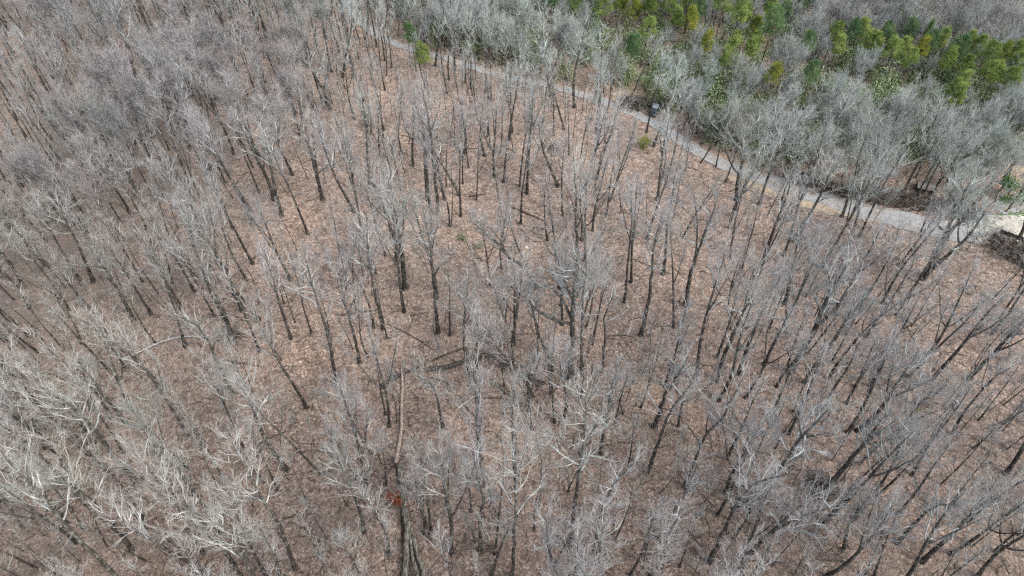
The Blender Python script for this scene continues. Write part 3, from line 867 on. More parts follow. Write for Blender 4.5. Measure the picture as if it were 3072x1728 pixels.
stuff_points('woodland', P_, V_, RO_, SC_, TI_, [src[i] for i in order], 'rest of the leafless grey and pinkish woodland, mostly far off and along the edges', 'woods')

# ------------------------------------------------------------------ foliage: pines and evergreen shrubs
def blades(C, Dn, L, W, g):
    """needle tufts: quads from centres C along directions Dn"""
    n = len(C); s = norm(np.cross(Dn, norm(g.normal(size=(n, 3))))) * W[:, None] / 2
    a = C - s * .5; b_ = C + s * .5; c = C + Dn * L[:, None] + s; d_ = C + Dn * L[:, None] - s
    V = np.stack([a, b_, c, d_], 1).reshape(-1, 3); F = np.arange(4 * n).reshape(n, 4); return V, F
def pine_meshes(seed, H, rad, cone=False, mat=None, ncl=60, per=130):
    g = np.random.default_rng(seed)
    K = 12; z = np.linspace(0, H * .97, K)
    ax = np.stack([.3 * np.sin(z / H * 3 + g.random() * 6), .3 * np.sin(z / H * 2.5 + g.random() * 6), z], -1); ax[:, :2] -= ax[0, :2]; ax[0, 2] = -.4
    V, F = tubes(ax[None], (.16 * (1 - z / H * .85))[None], 7); tr = Acc(); tr.add(V, F, 0, .1)
    cs, rs, LP = [], [], []
    for k in range(ncl):
        t_ = g.uniform(.66, 1.0) if not cone else g.uniform(.3, 1) ** .8
        rm = rad * (math.sin(min(1, (t_ - .58) / .19) * 1.57) * (1.0 if t_ < .75 else (1.02 - t_) / .27 * .75 + .25)) if not cone else rad * (1.03 - t_)
        a = g.random() * 6.28; rr_ = rm * g.uniform(.35, 1.0)
        p0 = np.array([np.interp(t_ * H, z, ax[:, 0]), np.interp(t_ * H, z, ax[:, 1]), t_ * H])
        c = p0 + np.array([math.cos(a) * rr_, math.sin(a) * rr_, g.uniform(-.2, .35)]); cs.append(c); rs.append(g.uniform(.42, .8) * (.8 if cone else 1) * (.55 + .45 * rad / 2.6))
        LP.append(resample([p0 - np.array([0, 0, .3]), (p0 + c) / 2, c], 4))
    V, F = tubes(np.array(LP), np.full((len(LP), 4), .035) * np.linspace(1, .3, 4)[None], 3); tr.add(V, F, 0, .1)
    C = np.repeat(np.array(cs), per, 0); rr2 = np.repeat(np.array(rs), per)
    d0 = norm(g.normal(size=C.shape)); d0[:, 2] = d0[:, 2] * .75 + .12
    C2 = C + d0 * (rr2 * g.random(len(C)) ** .5)[:, None]
    D = norm(d0 + g.normal(size=C.shape) * .5 + np.array([0, 0, .25]))
    V, F = blades(C2, D, g.uniform(.16, .34, len(C)), g.uniform(.035, .08, len(C)), g)
    return tr.build('trunk', [m_bark]), mesh_np('crown', V, [F], [mat])
PV = {'g': [pine_meshes(40 + i, 15, [2.4, 2.9, 2.1][i], False, m_pine) for i in range(3)],
      'y': [pine_meshes(50 + i, 15, 2.3, False, m_piney) for i in range(1)],
      'd': [pine_meshes(60 + i, 15, [2.6, 2.2][i], False, m_spruce) for i in range(2)],
      'c': [pine_meshes(70, 17, 2.3, True, m_spruce, 90, 90)]}
rp = random.Random(9); pines = []
for k, u, v, _, sc_, base in PINE_AT:
    tr_, cr_ = rp.choice(PV[k])
    if road_d(base[0], base[1]) < -1: base[:2] += np.array([1.5, 2.5])
    root = bpy.data.objects.new('pine_tree', None); COL.objects.link(root); root.location = base; root.scale = (sc_,) * 3; root.rotation_euler = (0, 0, rp.random() * 6.28)
    o = link('trunk', tr_, root); o.color = (.4, .35, .3, 1); link('crown', cr_, root)
    pines.append(dict(obj=root, uv=(u, v), k=k, sc=sc_))
def shrub_meshes(seed, mat, n=1500, h=2.4, rad=1.5):
    g = np.random.default_rng(seed); cs = g.normal(size=(9, 3)) * np.array([rad * .45, rad * .45, h * .22]) + np.array([0, 0, h * .6])
    C = cs[g.integers(0, 9, n)]; d0 = norm(g.normal(size=(n, 3))); C = C + d0 * (g.random(n) ** .5 * rad * .5)[:, None]; C[:, 2] = np.maximum(C[:, 2], .1)
    V, F = blades(C, norm(d0 + g.normal(size=(n, 3)) * .6), g.uniform(.08, .2, n), g.uniform(.05, .11, n), g)
    st = Acc(); LP = np.array([resample([np.array([0, 0, -.2]), c * np.array([.4, .4, .6]), c], 4) for c in cs]); V2, F2 = tubes(LP, np.full((9, 4), .03), 4); st.add(V2, F2, 0, .1)
    return st.build('stem', [m_litter_stick]), mesh_np('leaves', V, [F], [mat])
SV = [shrub_meshes(200 + i, m_shrub, 900) for i in range(3)]; SB = shrub_meshes(210, m_bright, 3500, 3.6, 2.0); SY = shrub_meshes(211, m_piney, 1400, 2.2, 1.4); SR = shrub_meshes(212, m_rust, 1100, 1.2, .95)
shrubs = []
def shrub(u, v, m_, sc_, label=None, name='evergreen_shrub', cat='shrub', dz=0):
    p = ground(u, v); root = bpy.data.objects.new(name, None); COL.objects.link(root); root.location = p + np.array([0, 0, dz]); root.scale = (sc_,) * 3; root.rotation_euler = (0, 0, rp.random() * 6.28)
    link('stem', m_[0], root); link('leaves', m_[1], root); d = dict(obj=root, uv=(u, v), label=label); 
    if label: tag(root, label, cat)
    else: shrubs.append(d)
    return root
shrub(*tp('C', 2350, 1440), SB, 1.15, 'bright green bushy shrub near the right edge above the driveway')
shrub(*tp('B', 2190, 1060), SY, 1.0, 'yellow-green bush below the gravel road beside the dark leaning trunk')
shrub(*tp('E', 880, 385), SV[0], .55, 'small olive bush at the tip of the orange-white fallen pole')
shrub(*tp('E', 1000, 450), SV[1], .5, 'low pale olive bush right of the orange-white fallen pole')
shrub(*tp('B', 600, 460), SV[2], 1.5, 'dull green cedar-like bush just below the far bend of the gravel road')
shrub(*tp('H', 392, 880), SR, 1.0, 'clump of rust-red dead leaves left of the mossy fallen trunk', 'leafy_branch', 'dead branch')
shrub(*tp('H', 508, 960), SR, .72, 'small clump of orange dead leaves right of the mossy fallen trunk', 'leafy_branch', 'dead branch')
shrub(*tp('I', 1690, 260), SY, .35, 'tiny green sprig beside the leaning trunks at the right')
k = 0
while k < 285:
    u = rp.uniform(1050, 3060); v = rp.uniform(10, 500)
    if not beyond_road(u, v) or (u > 2700 and v < 120): continue
    if v < (u - 1050) * .02: continue
    p = ground(u, v)
    if road_d(p[0], p[1]) < 1.0: continue
    shrub(u, v, rp.choice(SV), rp.uniform(1.1, 2.5)); k += 1

# ------------------------------------------------------------------ fallen logs and broken poles
LOGS = """E b 50 640,1325 700,1335 790,1345 870,1325 950,1290 1040,1278 1110,1290 1170,1320 1290,1378 1400,1412 1470,1440 ; great arching dark fallen trunk below the middle of the picture ; 1
E b 30 290,1445 380,1395 460,1350 560,1310 610,1290 ; splintered dark roots and torn trunk at the left end of the arching log ; 0
E b 20 660,1262 740,1225 820,1195 905,1170 ; grey fallen trunk lying uphill left behind the arching log ; 0
E b 20 1000,1110 1070,1085 1130,1045 1190,1010 ; short dark fallen log beyond the arching log ; 0
E b 12 340,1000 430,1040 560,1110 690,1200 ; thin curving fallen pole between two grey trunks left of centre ; 0
E b 9 500,942 560,925 630,908 ; short thin log lying among leaves left of centre ; 0
E p 13 900,370 950,500 1000,640 1012,720 1022,795 ; orange-white stripped fallen pole pointing up the picture ; 0
E g 9 930,400 962,510 1010,620 1050,770 ; thinner grey pole lying beside the orange-white pole ; 0
E b 18 1240,155 1350,200 1470,250 ; dark straight fallen log near the picture centre top ; 0
E b 14 925,75 980,68 1050,55 ; short brown log left of the dark straight log ; 0
E b 8 2100,520 2240,575 2410,640 ; long thin fallen pole right of centre ; 0
E b 7 1350,395 1400,397 1440,400 ; short stick-like log just right of centre ; 0
E b 8 2080,970 2130,958 2170,948 ; small bent log beside the pale fork right of centre ; 0
E b 8 1260,1070 1370,1068 1480,1070 ; thin level pole behind the multi-stemmed oak ; 0
E b 16 0,935 80,920 150,910 260,898 ; dark fallen log left of centre crossing behind trunks ; 0
H m 30 1080,40 1150,85 1230,150 1300,190 1370,232 ; dark diagonal log below the arching log ; 0
H b 14 1030,160 1120,160 1210,168 ; level dark log touching the diagonal log ; 0
H p 9 850,300 885,280 920,258 ; short pale broken stick beside the forked grey oak ; 0
H b 13 1690,1250 1735,1215 1780,1178 ; short dark log at the foot of the tall oak low in the picture ; 0
H b 8 2000,480 2080,488 2165,488 ; thin twig-like log on leaves right of the crooked trunk ; 0
H b 8 90,370 140,385 190,405 ; small thin log left of the mossy fallen trunk ; 0
D g 14 860,1272 1010,1212 1100,1170 1180,1140 1280,1110 1370,1100 1520,1100 1680,1088 ; long silvery fallen tree at the left with bare branches ; 1
D b 13 1620,1258 1700,1272 1780,1285 1900,1308 ; brown fallen log right of the long silvery fallen tree ; 0
D b 9 1380,602 1470,590 1560,575 ; thin log high on the left between leaning trunks ; 0
D b 8 1380,1000 1480,960 1620,930 ; thin log above the long silvery fallen tree ; 0
D b 9 1610,818 1660,805 1700,785 ; short log at the foot of the leaning dark trunk cluster ; 0
G b 15 1880,492 1960,450 2020,425 2085,398 ; fallen log slanting up at lower left between leaning trunks ; 0
G b 9 2040,1050 2150,1000 2300,940 ; upper of two thin parallel logs at lower left of centre ; 0
G b 9 2100,1028 2190,1010 2290,993 ; lower of two thin parallel logs at lower left of centre ; 0
G b 9 1170,112 1230,75 1290,35 ; thin log beside the twin dark trunks at lower left ; 0
G b 12 1050,182 1110,150 1165,118 ; short log below the thin log at the twin dark trunks ; 0
G p 9 1200,470 1212,410 1225,345 ; pale upright-looking stick on leaves at lower left ; 0
G p 9 518,975 560,962 602,948 ; level pale piece of the cream broken sticks near the left corner ; 0
G p 8 540,890 543,945 547,1005 ; long pale piece of the cream broken sticks near the left corner ; 0
D p 10 505,1042 522,1010 538,984 ; bright broken chunk of wood far left ; 0
G p 7 1415,165 1450,178 1482,187 ; tiny pale stick beside the straight trunk at lower left ; 0
F b 12 1415,900 1500,985 1600,1080 1730,1240 ; long leaning dead pole right of centre reaching down between trunks ; 2
F b 14 1630,662 1690,690 1745,722 ; dark log at the foot of the thick dark road-side trunk ; 0
F b 9 1540,510 1575,530 1610,562 ; thin log left of the thick dark road-side trunk ; 0
F b 10 600,155 640,140 680,125 ; short log on the sandy slope below the gravel road ; 0
F m 12 300,862 390,985 460,1030 520,1060 600,1068 650,1052 692,1028 ; greenish bent sapling trunk arching low between dark trunks ; 1
I b 9 20,330 70,410 125,492 ; short thin log leaning to the forked trunk low right of centre ; 0
I b 10 140,858 220,940 310,1030 420,1110 500,1180 ; long thin fallen pole crossing the forked dark trunk at bottom right ; 0
I b 10 960,1330 1120,1340 1300,1352 ; level thin log near the bottom right ; 0
I b 8 1080,822 1105,860 1132,900 ; short stick at the stump heap lower right ; 0
H b 18 735,1340 700,1449 690,1560 ; stub of log at the bottom edge left of centre ; 0
C b 12 970,1400 1040,1380 1110,1350 ; dark log end poking out of the brush row by the road ; 0
H b 12 640,10 740,40 830,90 ; dark branchy log just below the torn roots ; 0
B b 10 1200,1080 1230,1085 1255,1105 ; short bent log among thin trunks above centre ; 0
B b 9 930,1080 960,1078 985,1076 ; short brown log among thin trunks above centre ; 0
D b 9 780,1440 900,1420 990,1370 ; thin log low at the left beneath pale branches ; 0"""
lm = {'m': m_logmoss, 'b': m_log, 'p': m_pale, 'g': m_pole}
landmarks = []
gl = np.random.default_rng(8)
for ln in LOGS.splitlines():
    a, lab, arch = [s.strip() for s in ln.split(';')]; a = a.split(); tl, mk, wz = a[0], a[1], float(a[2])
    if 'bottom edge left' in lab: continue
    uv = [tp(tl, *map(float, s.split(','))) for s in a[3:]]
    P = np.array([ground(*p) for p in uv]); dep = proj(P[0])[2]; r = max(wz / ZS * dep / FOC / 2 * .85, .06)
    P[:, 2] += r * .7
    K = 16; Q = resample(P, K); s = np.linspace(0, 1, K)
    if arch == '1': Q[:, 2] += (1.8 if r > .2 else .5) * np.sin(s * 3.14)
    if arch == '2': Q[:, 2] += 3.5 * (1 - s)
    R = r * (1 - .45 * s); R = R * (1 + gl.normal(size=K) * .06)
    A = Acc(); V, F = tubes(Q[None], R[None], 8); A.add(V, F, 0, 0)
    for e in (0, K - 1):                           # closed ends
        i0 = e * 8; A.F.append(np.array([[i0, i0 + 1, i0 + 2, i0 + 3], [i0, i0 + 3, i0 + 4, i0 + 7], [i0 + 4, i0 + 5, i0 + 6, i0 + 7]])); A.M.append(np.zeros(3))
    nb = 14 if 'great arch' in lab else 10 if 'silvery' in lab or 'dark branchy' in lab else 6 if r > .2 else 3
    B1, BR = grow(Q[None], R[None], nb, 5, .22 if nb < 14 else .26, 48, .25, gl, .3, .4, .02)
    V, F = tubes(B1, BR, 5); A.add(V, F, 0, 0)
    if nb >= 6:
        B2, BR2 = grow(B1, BR, 5, 4, .5, 40, .2, gl, .2, .6, .012); V, F = tubes(B2, BR2, 3); A.add(V, F, 0, 0)
    me = A.build('fallen_log', [lm[mk]]); tag(link('fallen_log', me), lab, 'log', 'fallen logs and poles lying on the leaves')
    landmarks.append((uv[len(uv) // 2], lab))
# the huge mossy fallen tree, broken in two, its hollow splayed base at the bottom edge
root = bpy.data.objects.new('fallen_tree', None); COL.objects.link(root); p0 = ground(*tp('H', 490, 1110)); root.location = p0
tag(root, 'huge broken mossy fallen tree with hollow splayed base at the bottom edge left of centre', 'fallen tree')
inv = -p0
def gpt(t_, x, y, dz): p = ground(*tp(t_, x, y)); p[2] += dz; return p - p0
def tube_part(name, pts, rads, mat, sides=12, bump=.06, flat=1.0):
    K = len(pts) * 5; Q = resample(pts, K); R = np.interp(np.linspace(0, 1, K), np.linspace(0, 1, len(rads)), rads)
    V, F = tubes(Q[None], R[None], sides); V = V.reshape(K, sides, 3); V = Q[:, None] + (V - Q[:, None]) * (1 + gl.normal(size=(K, sides, 1)) * bump)
    caps = []
    for e in (0, K - 1): caps.append(V[e].mean(0))
    V = np.concatenate([V.reshape(-1, 3), np.array(caps)]); n0 = K * sides
    tri = [[(i + 1) % sides, i, n0] for i in range(sides)] + [[(K - 1) * sides + i, (K - 1) * sides + (i + 1) % sides, n0 + 1] for i in range(sides)]
    me = mesh_np(name, V, [F, np.array(tri)], [mat]); return link(name, me, root)
tube_part('trunk', [gpt('H', 495, 1130, 1.0), gpt('H', 470, 1010, .8), gpt('H', 450, 900, .55), gpt('H', 445, 800, .45), gpt('H', 430, 650, .4)], [.42, .40, .36, .36, .42], m_logmoss, bump=.1)
tube_part('broken_top', [gpt('H', 398, 640, .3), gpt('H', 420, 520, .35), gpt('H', 440, 400, .4), gpt('H', 437, 250, .3), gpt('H', 448, 60, .3), gpt('E', 435, 1290, .3)], [.26, .2, .19, .17, .16, .1], m_pale, 9, .16)
for pts, r_, mt in (([(492, 1110), (478, 1200), (480, 1330), (470, 1470), (455, 1600)], (.30, .34, .34, .36, .36), m_logmoss),
                    ([(500, 1110), (535, 1200), (555, 1300), (590, 1400), (620, 1560)], (.3, .28, .26, .24, .2), m_logmoss),
                    ([(498, 1110), (515, 1250), (520, 1340), (560, 1449), (575, 1590)], (.22, .18, .2, .22, .22), m_logmoss),
                    ([(494, 1130), (500, 1250), (512, 1360), (520, 1500), (520, 1620)], (.4, .6, .8, 1.0, 1.1), m_heart),
                    ([(440, 860), (440, 980), (446, 1080), (470, 1300), (450, 1449)], (.12, .2, .25, .35, .4), m_heart)):
    nm = 'rotten_core' if mt is m_heart else 'splayed_root'
    tube_part(nm, [gpt('H', x, y, .9 if mt is m_logmoss else .05) for x, y in pts], r_, mt, 9, .14)
A = Acc(); sp = np.array([gpt('H', 400, 640, .3)] * 14); dr = norm(gl.normal(size=(14, 3)) * np.array([1, 1, .3]) + np.array([0, 0, .2]))
PP = np.stack([sp, sp + dr * .8, sp + dr * gl.uniform(1.2, 2.6, (14, 1))], 1); V, F = tubes(PP, np.tile([.09, .06, .02], (14, 1)), 4); A.add(V, F); link('splinters', A.build('splinters', [m_log]), root)

# ------------------------------------------------------------------ brush piles, forest floor sticks and undergrowth
def sticks(C, g, L=(.5, 2.2), r=(.012, .04), tilt=.35, K=3):
    n = len(C); a = g.random(n) * 6.28; e = g.normal(size=n) * tilt
    d = np.stack([np.cos(a) * np.cos(e), np.sin(a) * np.cos(e), np.abs(np.sin(e))], -1); ln = g.uniform(*L, n)[:, None]
    P = np.stack([C + d * ln * s + (g.normal(size=(n, 3)) * .08 * ln if s else 0) * np.array([1, 1, .3]) for s in np.linspace(0, 1, K)], 1)
    R = g.uniform(*r, n)[:, None] * np.linspace(1, .4, K)[None]; return P, R
def brush(name, pts, wid, hgt, n, label, mats=(m_litter_stick, m_heart), leaf=None, base=.55):
    g = np.random.default_rng(int(abs(pts[0][0]))); L = resample([ground(u, v) for u, v in pts], 40)
    i = g.integers(0, 40, n); off = g.normal(size=(n, 2)) * wid * .3; hz = hgt * g.random(n) * np.exp(-(np.hypot(off[:, 0], off[:, 1]) / (wid * .55)) ** 2)
    C = L[i].copy(); C[:, :2] += off; C[:, 2] = terr(C[:, 0], C[:, 1]) + hz
    P, R = sticks(C, g, (.5, 2.0), (.02, .06)); A = Acc(); V, F = tubes(P, R, 4); A.add(V, F, 0)
    # heap of earth and rotted wood under the sticks
    K = 40; W = np.sin(np.linspace(.12, 3.02, K)) ** .35
    ring = []
    for k in range(K):
        d = L[min(k + 1, K - 1)] - L[max(k - 1, 0)]; d = d / max(np.linalg.norm(d), 1e-6) if np.linalg.norm(d) > 0 else np.array([1, 0, 0]); nrm = np.array([-d[1], d[0], 0])
        for j in range(9):
            s = -1 + j / 4; p = L[k] + nrm * s * wid * base * W[k] + g.normal(size=3) * .09; p[2] = float(terr(p[0], p[1])) - .05 + max(0, hgt * .55 * (1 - s * s) * W[k] * g.uniform(.75, 1.25)); ring.append(p)
    ix = np.arange(K * 9).reshape(K, 9); F = np.stack([ix[:-1, :-1], ix[:-1, 1:], ix[1:, 1:], ix[1:, :-1]], -1).reshape(-1, 4); A.add(np.array(ring), F, 1)
    tag(link(name, A.build(name, list(mats))), label, 'brush pile')
brush('brush_pile', [(a * q, c * q) for a, c in ((1985, 447), (2050, 466), (2110, 480), (2150, 490), (2250, 506), (2330, 517), (2400, 528), (2455, 545))], 3.0, 1.7, 3800, 'long dark row of piled brush along the upper side of the gravel road')
brush('brush_pile', [(1868, 312), (1895, 312), (1912, 320)], 3.0, 1.6, 900, 'dark tangled brush pile on the road edge left of the parked car')
brush('brush_pile', [(1930, 306), (1936, 316)], 1.8, .8, 260, 'small brown brush heap between the dark brush pile and the parked car')
brush('brush_pile', [tp('B', 1535, 1090), tp('B', 1547, 1087)], .7, 1.1, 110, 'small pointed dark brush heap at a trunk below the road bend')
brush('brush_pile', [tp('I', 960, 800), tp('I', 1040, 830)], 2.0, .9, 420, 'dark twiggy heap at the foot of the thick forked trunk lower right')
brush('brush_pile', [(2975, 730), (3020, 745), (3072, 770), (3130, 800)], 5.0, .9, 1500, 'brown brush bank below the cream driveway at the right edge')
brush('brush_pile', [tp('D', 1660, 1095), tp('D', 1700, 1085)], 1.3, .8, 240, 'small dark twig heap at the base of the forked trunk left')
print('brush done')

g = np.random.default_rng(21)
n = 9000; X_ = []; 
uu = g.uniform(-60, 3130, n * 2); vv = g.uniform(60, 1790, n * 2)
C = []
for u, v in zip(uu, vv):
    if len(C) >= n: break
    d = ray(u, v); t_ = CAMH / -d[2]; p = O + d * t_; C.append((p[0], p[1]))
C = np.array(C); rd = np.array([np.min(np.hypot(ROAD[:, 0] - x, ROAD[:, 1] - y)) for x, y in C]); C = C[rd > 3]
C = np.column_stack([C, terr(C[:, 0], C[:, 1]) + .03])
P, R = sticks(C, g, (.4, 2.6), (.008, .028), .1); A = Acc(); V, F = tubes(P, R, 3); A.add(V, F)
P, R = sticks(C[:1500] + np.array([0, 0, .04]), g, (1.2, 5.5), (.03, .075), .06, 4); V, F = tubes(P, R, 5); A.add(V, F)
tag(link('fallen_twigs', A.build('fallen_twigs', [m_litter_stick])), 'fallen twigs and sticks strewn over the leaf litter', 'twigs', kind='stuff')
# undergrowth: thin upright stems and fine brush
n = 6500; C = []
while len(C) < n:
    u, v = g.uniform(-100, 3170), g.uniform(-20, 1850)
    dens = .25 + .75 * (v < 420) + .35 * (420 <= v < 900) + .5 * (v < 480 and u > 1300) + .6 * (u < 900 and v < 900) + .3 * (u > 2300)
    if g.random() > dens * .7: continue
    d = ray(u, v); t_ = CAMH / -d[2]; p = O + d * t_
    if np.min(np.hypot(ROAD[:, 0] - p[0], ROAD[:, 1] - p[1])) < 3.2: continue
    C.append((p[0], p[1]))
C = np.array(C); C = np.column_stack([C, terr(C[:, 0], C[:, 1])])
PB = []; RB = []
m = 5; Cr = np.repeat(C, m, 0) + g.normal(size=(n * m, 3)) * np.array([.22, .22, 0]); hh = g.uniform(.8, 3.0, n * m)[:, None]; dd = norm(np.column_stack([g.normal(size=(n * m, 2)) * .28, np.ones(n * m)]))
P1 = np.stack([Cr + dd * hh * s + g.normal(size=Cr.shape) * .05 * s for s in (0, .35, .7, 1)], 1); R1 = np.tile([.014, .011, .008, .005], (n * m, 1)) 
P2, R2 = grow(P1, R1, 4, 3, .45, 38, .3, g, .25, .8, .005)
A = Acc(); V, F = tubes(P1, R1, 3); A.add(V, F, 0, .6); V, F = tubes(P2, R2, 3); A.add(V, F, 0, 1.0)
o = link('undergrowth', A.build('undergrowth', [m_twig])); o.color = (.42, .375, .345, 1)
tag(o, 'thin leafless brush and seedlings growing under the trees', 'undergrowth', kind='stuff')

# ------------------------------------------------------------------ saplings, one by one
saps = []; rs_ = random.Random(31); tries = 0
while len(saps) < 230 and tries < 6000:
    tries += 1
    u, v = rs_.uniform(40, 3040), 220 + 1480 * rs_.random() ** .9
    if u < 900 and v < 500 and rs_.random() < .6: continue
    p = ground(u, v)
    if road_d(p[0], p[1]) < .2: continue
    if any((a - p[0]) ** 2 + (b_ - p[1]) ** 2 < 1.4 for a, b_ in BX): continue
    BX.append((p[0], p[1]))
    tr_, cr_ = rs_.choice(SAP); s = rs_.uniform(.6, 1.35)
    root = bpy.data.objects.new('sapling', None); COL.objects.link(root); root.location = p; root.scale = (s, s, s * rs_.uniform(.9, 1.3))
    root.rotation_euler = (rs_.gauss(0, .08), rs_.gauss(0, .08), rs_.random() * 6.28)
    ti = tint_at(u, v); o = link('trunk', tr_, root); o.color = (*ti, 1); o = link('crown', cr_, root); o.color = (*ti, 1)
    saps.append(dict(obj=root, uv=(u, v), s=s))

# ------------------------------------------------------------------ parked car, shed, dark fence corner, boulders
def mat_flat(name, c, rough=.4, metal=0.0, spec=.5):
    m, t, b = M(name); nz = noise(t, 2.5, 3, tex_obj(t)); k_ = tuple(min(1, x * 1.15) for x in c); l_ = tuple(x * .85 for x in c)
    t.links.new(ramp(t, nz, [(.35, l_), (.65, k_)]), b.inputs['Base Color']); b.inputs['Roughness'].default_value = rough; b.inputs['Metallic'].default_value = metal; b.inputs['Specular IOR Level'].default_value = spec; return m
m_paint = mat_flat('dark_teal_paint', (.03, .05, .055), .28); m_glass = mat_flat('car_glass', (.02, .03, .035), .08, 0, .8); m_tyre = mat_flat('tyre_rubber', (.02, .02, .02), .8)
m_chrome = mat_flat('wheel_metal', (.45, .45, .46), .3, .8); m_lampw = mat_flat('headlight_lens', (.7, .72, .72), .1); m_lampr = mat_flat('tail_light_lens', (.3, .02, .02), .2)
def loft(name, secs, mat, parent, closed=True):
    """secs: list of rings with equal counts"""
    n = len(secs[0]); V = [p for s in secs for p in s]; F = [[k * n + i, k * n + (i + 1) % n, (k + 1) * n + (i + 1) % n, (k + 1) * n + i] for k in range(len(secs) - 1) for i in range(n)]
    me = bpy.data.meshes.new(name); me.from_pydata(V, [], F + [list(range(n))[::-1], [(len(secs) - 1) * n + i for i in range(n)]]); me.materials.append(mat); me.update()
    o = link(name, me, parent); bv = o.modifiers.new('bevel', 'BEVEL'); bv.width = .04; bv.segments = 2; bv.limit_method = 'ANGLE'; return o
car = bpy.data.objects.new('parked_car', None); COL.objects.link(car); car.location = ground(1964, 334) + np.array([0, 0, .1]); 
car.rotation_euler = (0, 0, math.radians(70)); tag(car, 'dark teal parked car with pale grey windscreen at the gravel road edge, seen through trunks', 'car')
prof = [(-2.3, .35, .62, .78), (-2.2, .30, .92, .88), (-1.2, .28, 1.0, .92), (0, .28, 1.0, .93), (1.1, .28, .98, .92), (1.9, .30, .86, .88), (2.3, .38, .66, .76)]   # x, floor, top, half-width
loft('body', [[(x, -w_, zb), (x, w_, zb), (x, w_ * 1.02, (zb + zt) / 2), (x, w_ * .93, zt), (x, -w_ * .93, zt), (x, -w_ * 1.02, (zb + zt) / 2)] for x, zb, zt, w_ in prof], m_paint, car)
loft('cabin', [[(x, -wb, .96), (x, wb, .96), (x + dx, wt, zt), (x + dx, -wt, zt)] for x, wb, dx, wt, zt in ((-2.0, .80, .25, .62, 1.02), (-1.55, .84, .15, .66, 1.52), (-.6, .86, 0, .68, 1.60), (.15, .86, 0, .67, 1.56), (1.0, .84, -.1, .70, 1.0))], m_glass, car)
loft('roof', [[(x, -.66, z_), (x, .66, z_), (x, .62, z_ + .05), (x, -.62, z_ + .05)] for x, z_ in ((-1.45, 1.515), (-.6, 1.60), (.1, 1.57))], mat_flat('grey_roof_paint', (.24, .28, .31), .3), car)
ws = loft('windscreen', [[(.2, -.64, 1.56), (.2, .64, 1.56), (.23, .64, 1.585), (.23, -.64, 1.585)], [(.98, -.72, 1.02), (.98, .72, 1.02), (1.01, .72, 1.045), (1.01, -.72, 1.045)]], mat_flat('windscreen_glass', (.16, .19, .2), .05, 0, .9), car)
for sx_ in (-1.4, 1.45):
    for sy in (-1, 1):
        V = []; 
        for yy, r_ in ((-.11, .30), (-.09, .34), (.09, .34), (.11, .30)): V.append([(sx_ + r_ * math.cos(a), sy * .84 + yy, .34 + r_ * math.sin(a)) for a in [k_ * math.pi / 8 for k_ in range(16)]])
        w_o = loft('wheel', V, m_tyre, car)
        V = [[(sx_ + .2 * math.cos(a), sy * (.84) + sy * yy, .34 + .2 * math.sin(a)) for a in [k_ * math.pi / 6 for k_ in range(12)]] for yy in (.10, .13)]; loft('rim', V, m_chrome, w_o)
for sy in (-1, 1):
    for x, mm, nm in ((2.27, m_lampw, 'headlight'), (-2.27, m_lampr, 'tail_light')):
        loft(nm, [[(x + a, sy * .62 - .16, .62), (x + a, sy * .62 + .16, .62), (x + a, sy * .62 + .16, .76), (x + a, sy * .62 - .16, .76)] for a in (-.06, .06)], mm, car)
    loft('wing_mirror', [[(.75, sy * .9, 1.0), (.95, sy * .9, 1.0), (.95, sy * .9, 1.14), (.75, sy * .9, 1.14)], [(.78, sy * 1.08, 1.02), (.92, sy * 1.08, 1.02), (.92, sy * 1.08, 1.12), (.78, sy * 1.08, 1.12)]], m_paint, car)
# shed
sh = bpy.data.objects.new('shed', None); COL.objects.link(sh); sh.location = ground(2768, 572); sh.rotation_euler = (0, 0, math.radians(-18)); sh.scale = (.8, .8, .75)
tag(sh, 'small dark shed with blue-grey roof half hidden by branches above the brush row', 'shed')
m_sroof = patch_mat('blue_grey_roofing', [(.35, (.07, .085, .10)), (.5, (.13, .155, .17)), (.7, (.22, .24, .25))], 2.5); m_swall = mat_flat('dark_boards', (.07, .065, .055), .85)
loft('wall', [[(-1.5, -1.1, z_), (1.5, -1.1, z_), (1.5, 1.1, z_), (-1.5, 1.1, z_)] for z_ in (-.4, 1.5)], m_swall, sh)
loft('roof', [[(x, -1.35, 1.45), (x, 0, 2.0), (x, 1.35, 1.45), (x, 1.38, 1.54), (x, 0, 2.1), (x, -1.38, 1.54)] for x in (-1.75, 1.75)], m_sroof, sh)
loft('door', [[(-.9, -1.16, z_), (-.1, -1.16, z_), (-.1, -1.11, z_), (-.9, -1.11, z_)] for z_ in (0.0, 1.38)], mat_flat('black_opening_door', (.012, .012, .012), .9), sh)
# dark pointed fence corner by the driveway
fe = bpy.data.objects.new('silt_fence', None); COL.objects.link(fe); p0f = ground(2994, 700); fe.location = p0f
tag(fe, 'low dark fabric fence with a pointed corner below the cream driveway', 'fence'); m_fab = mat_flat('black_fabric', (.035, .037, .035), .8); m_post = mat_flat('grey_stake', (.16, .14, .11), .8)
c0 = ground(2994, 700); cL = ground(2975, 722); cR = ground(3056, 722); cR2 = ground(3110, 748)
for a_, b2 in ((c0, cL), (c0, cR), (cR, cR2)):
    S = [a_ + (b2 - a_) * s - p0f for s in np.linspace(0.01, .99, 7)]; d = norm(b2 - a_); nn_ = np.array([-d[1], d[0], 0]) * .012
    loft('fabric_panel', [[tuple(p - nn_ + [0, 0, -.1]), tuple(p + nn_ + [0, 0, -.1]), tuple(p + nn_ * (1 + k_ % 2) + [0, 0, .92 - .04 * (k_ % 3)]), tuple(p - nn_ + [0, 0, .92 - .04 * (k_ % 3)])] for k_, p in enumerate(S)], m_fab, fe).modifiers.clear()
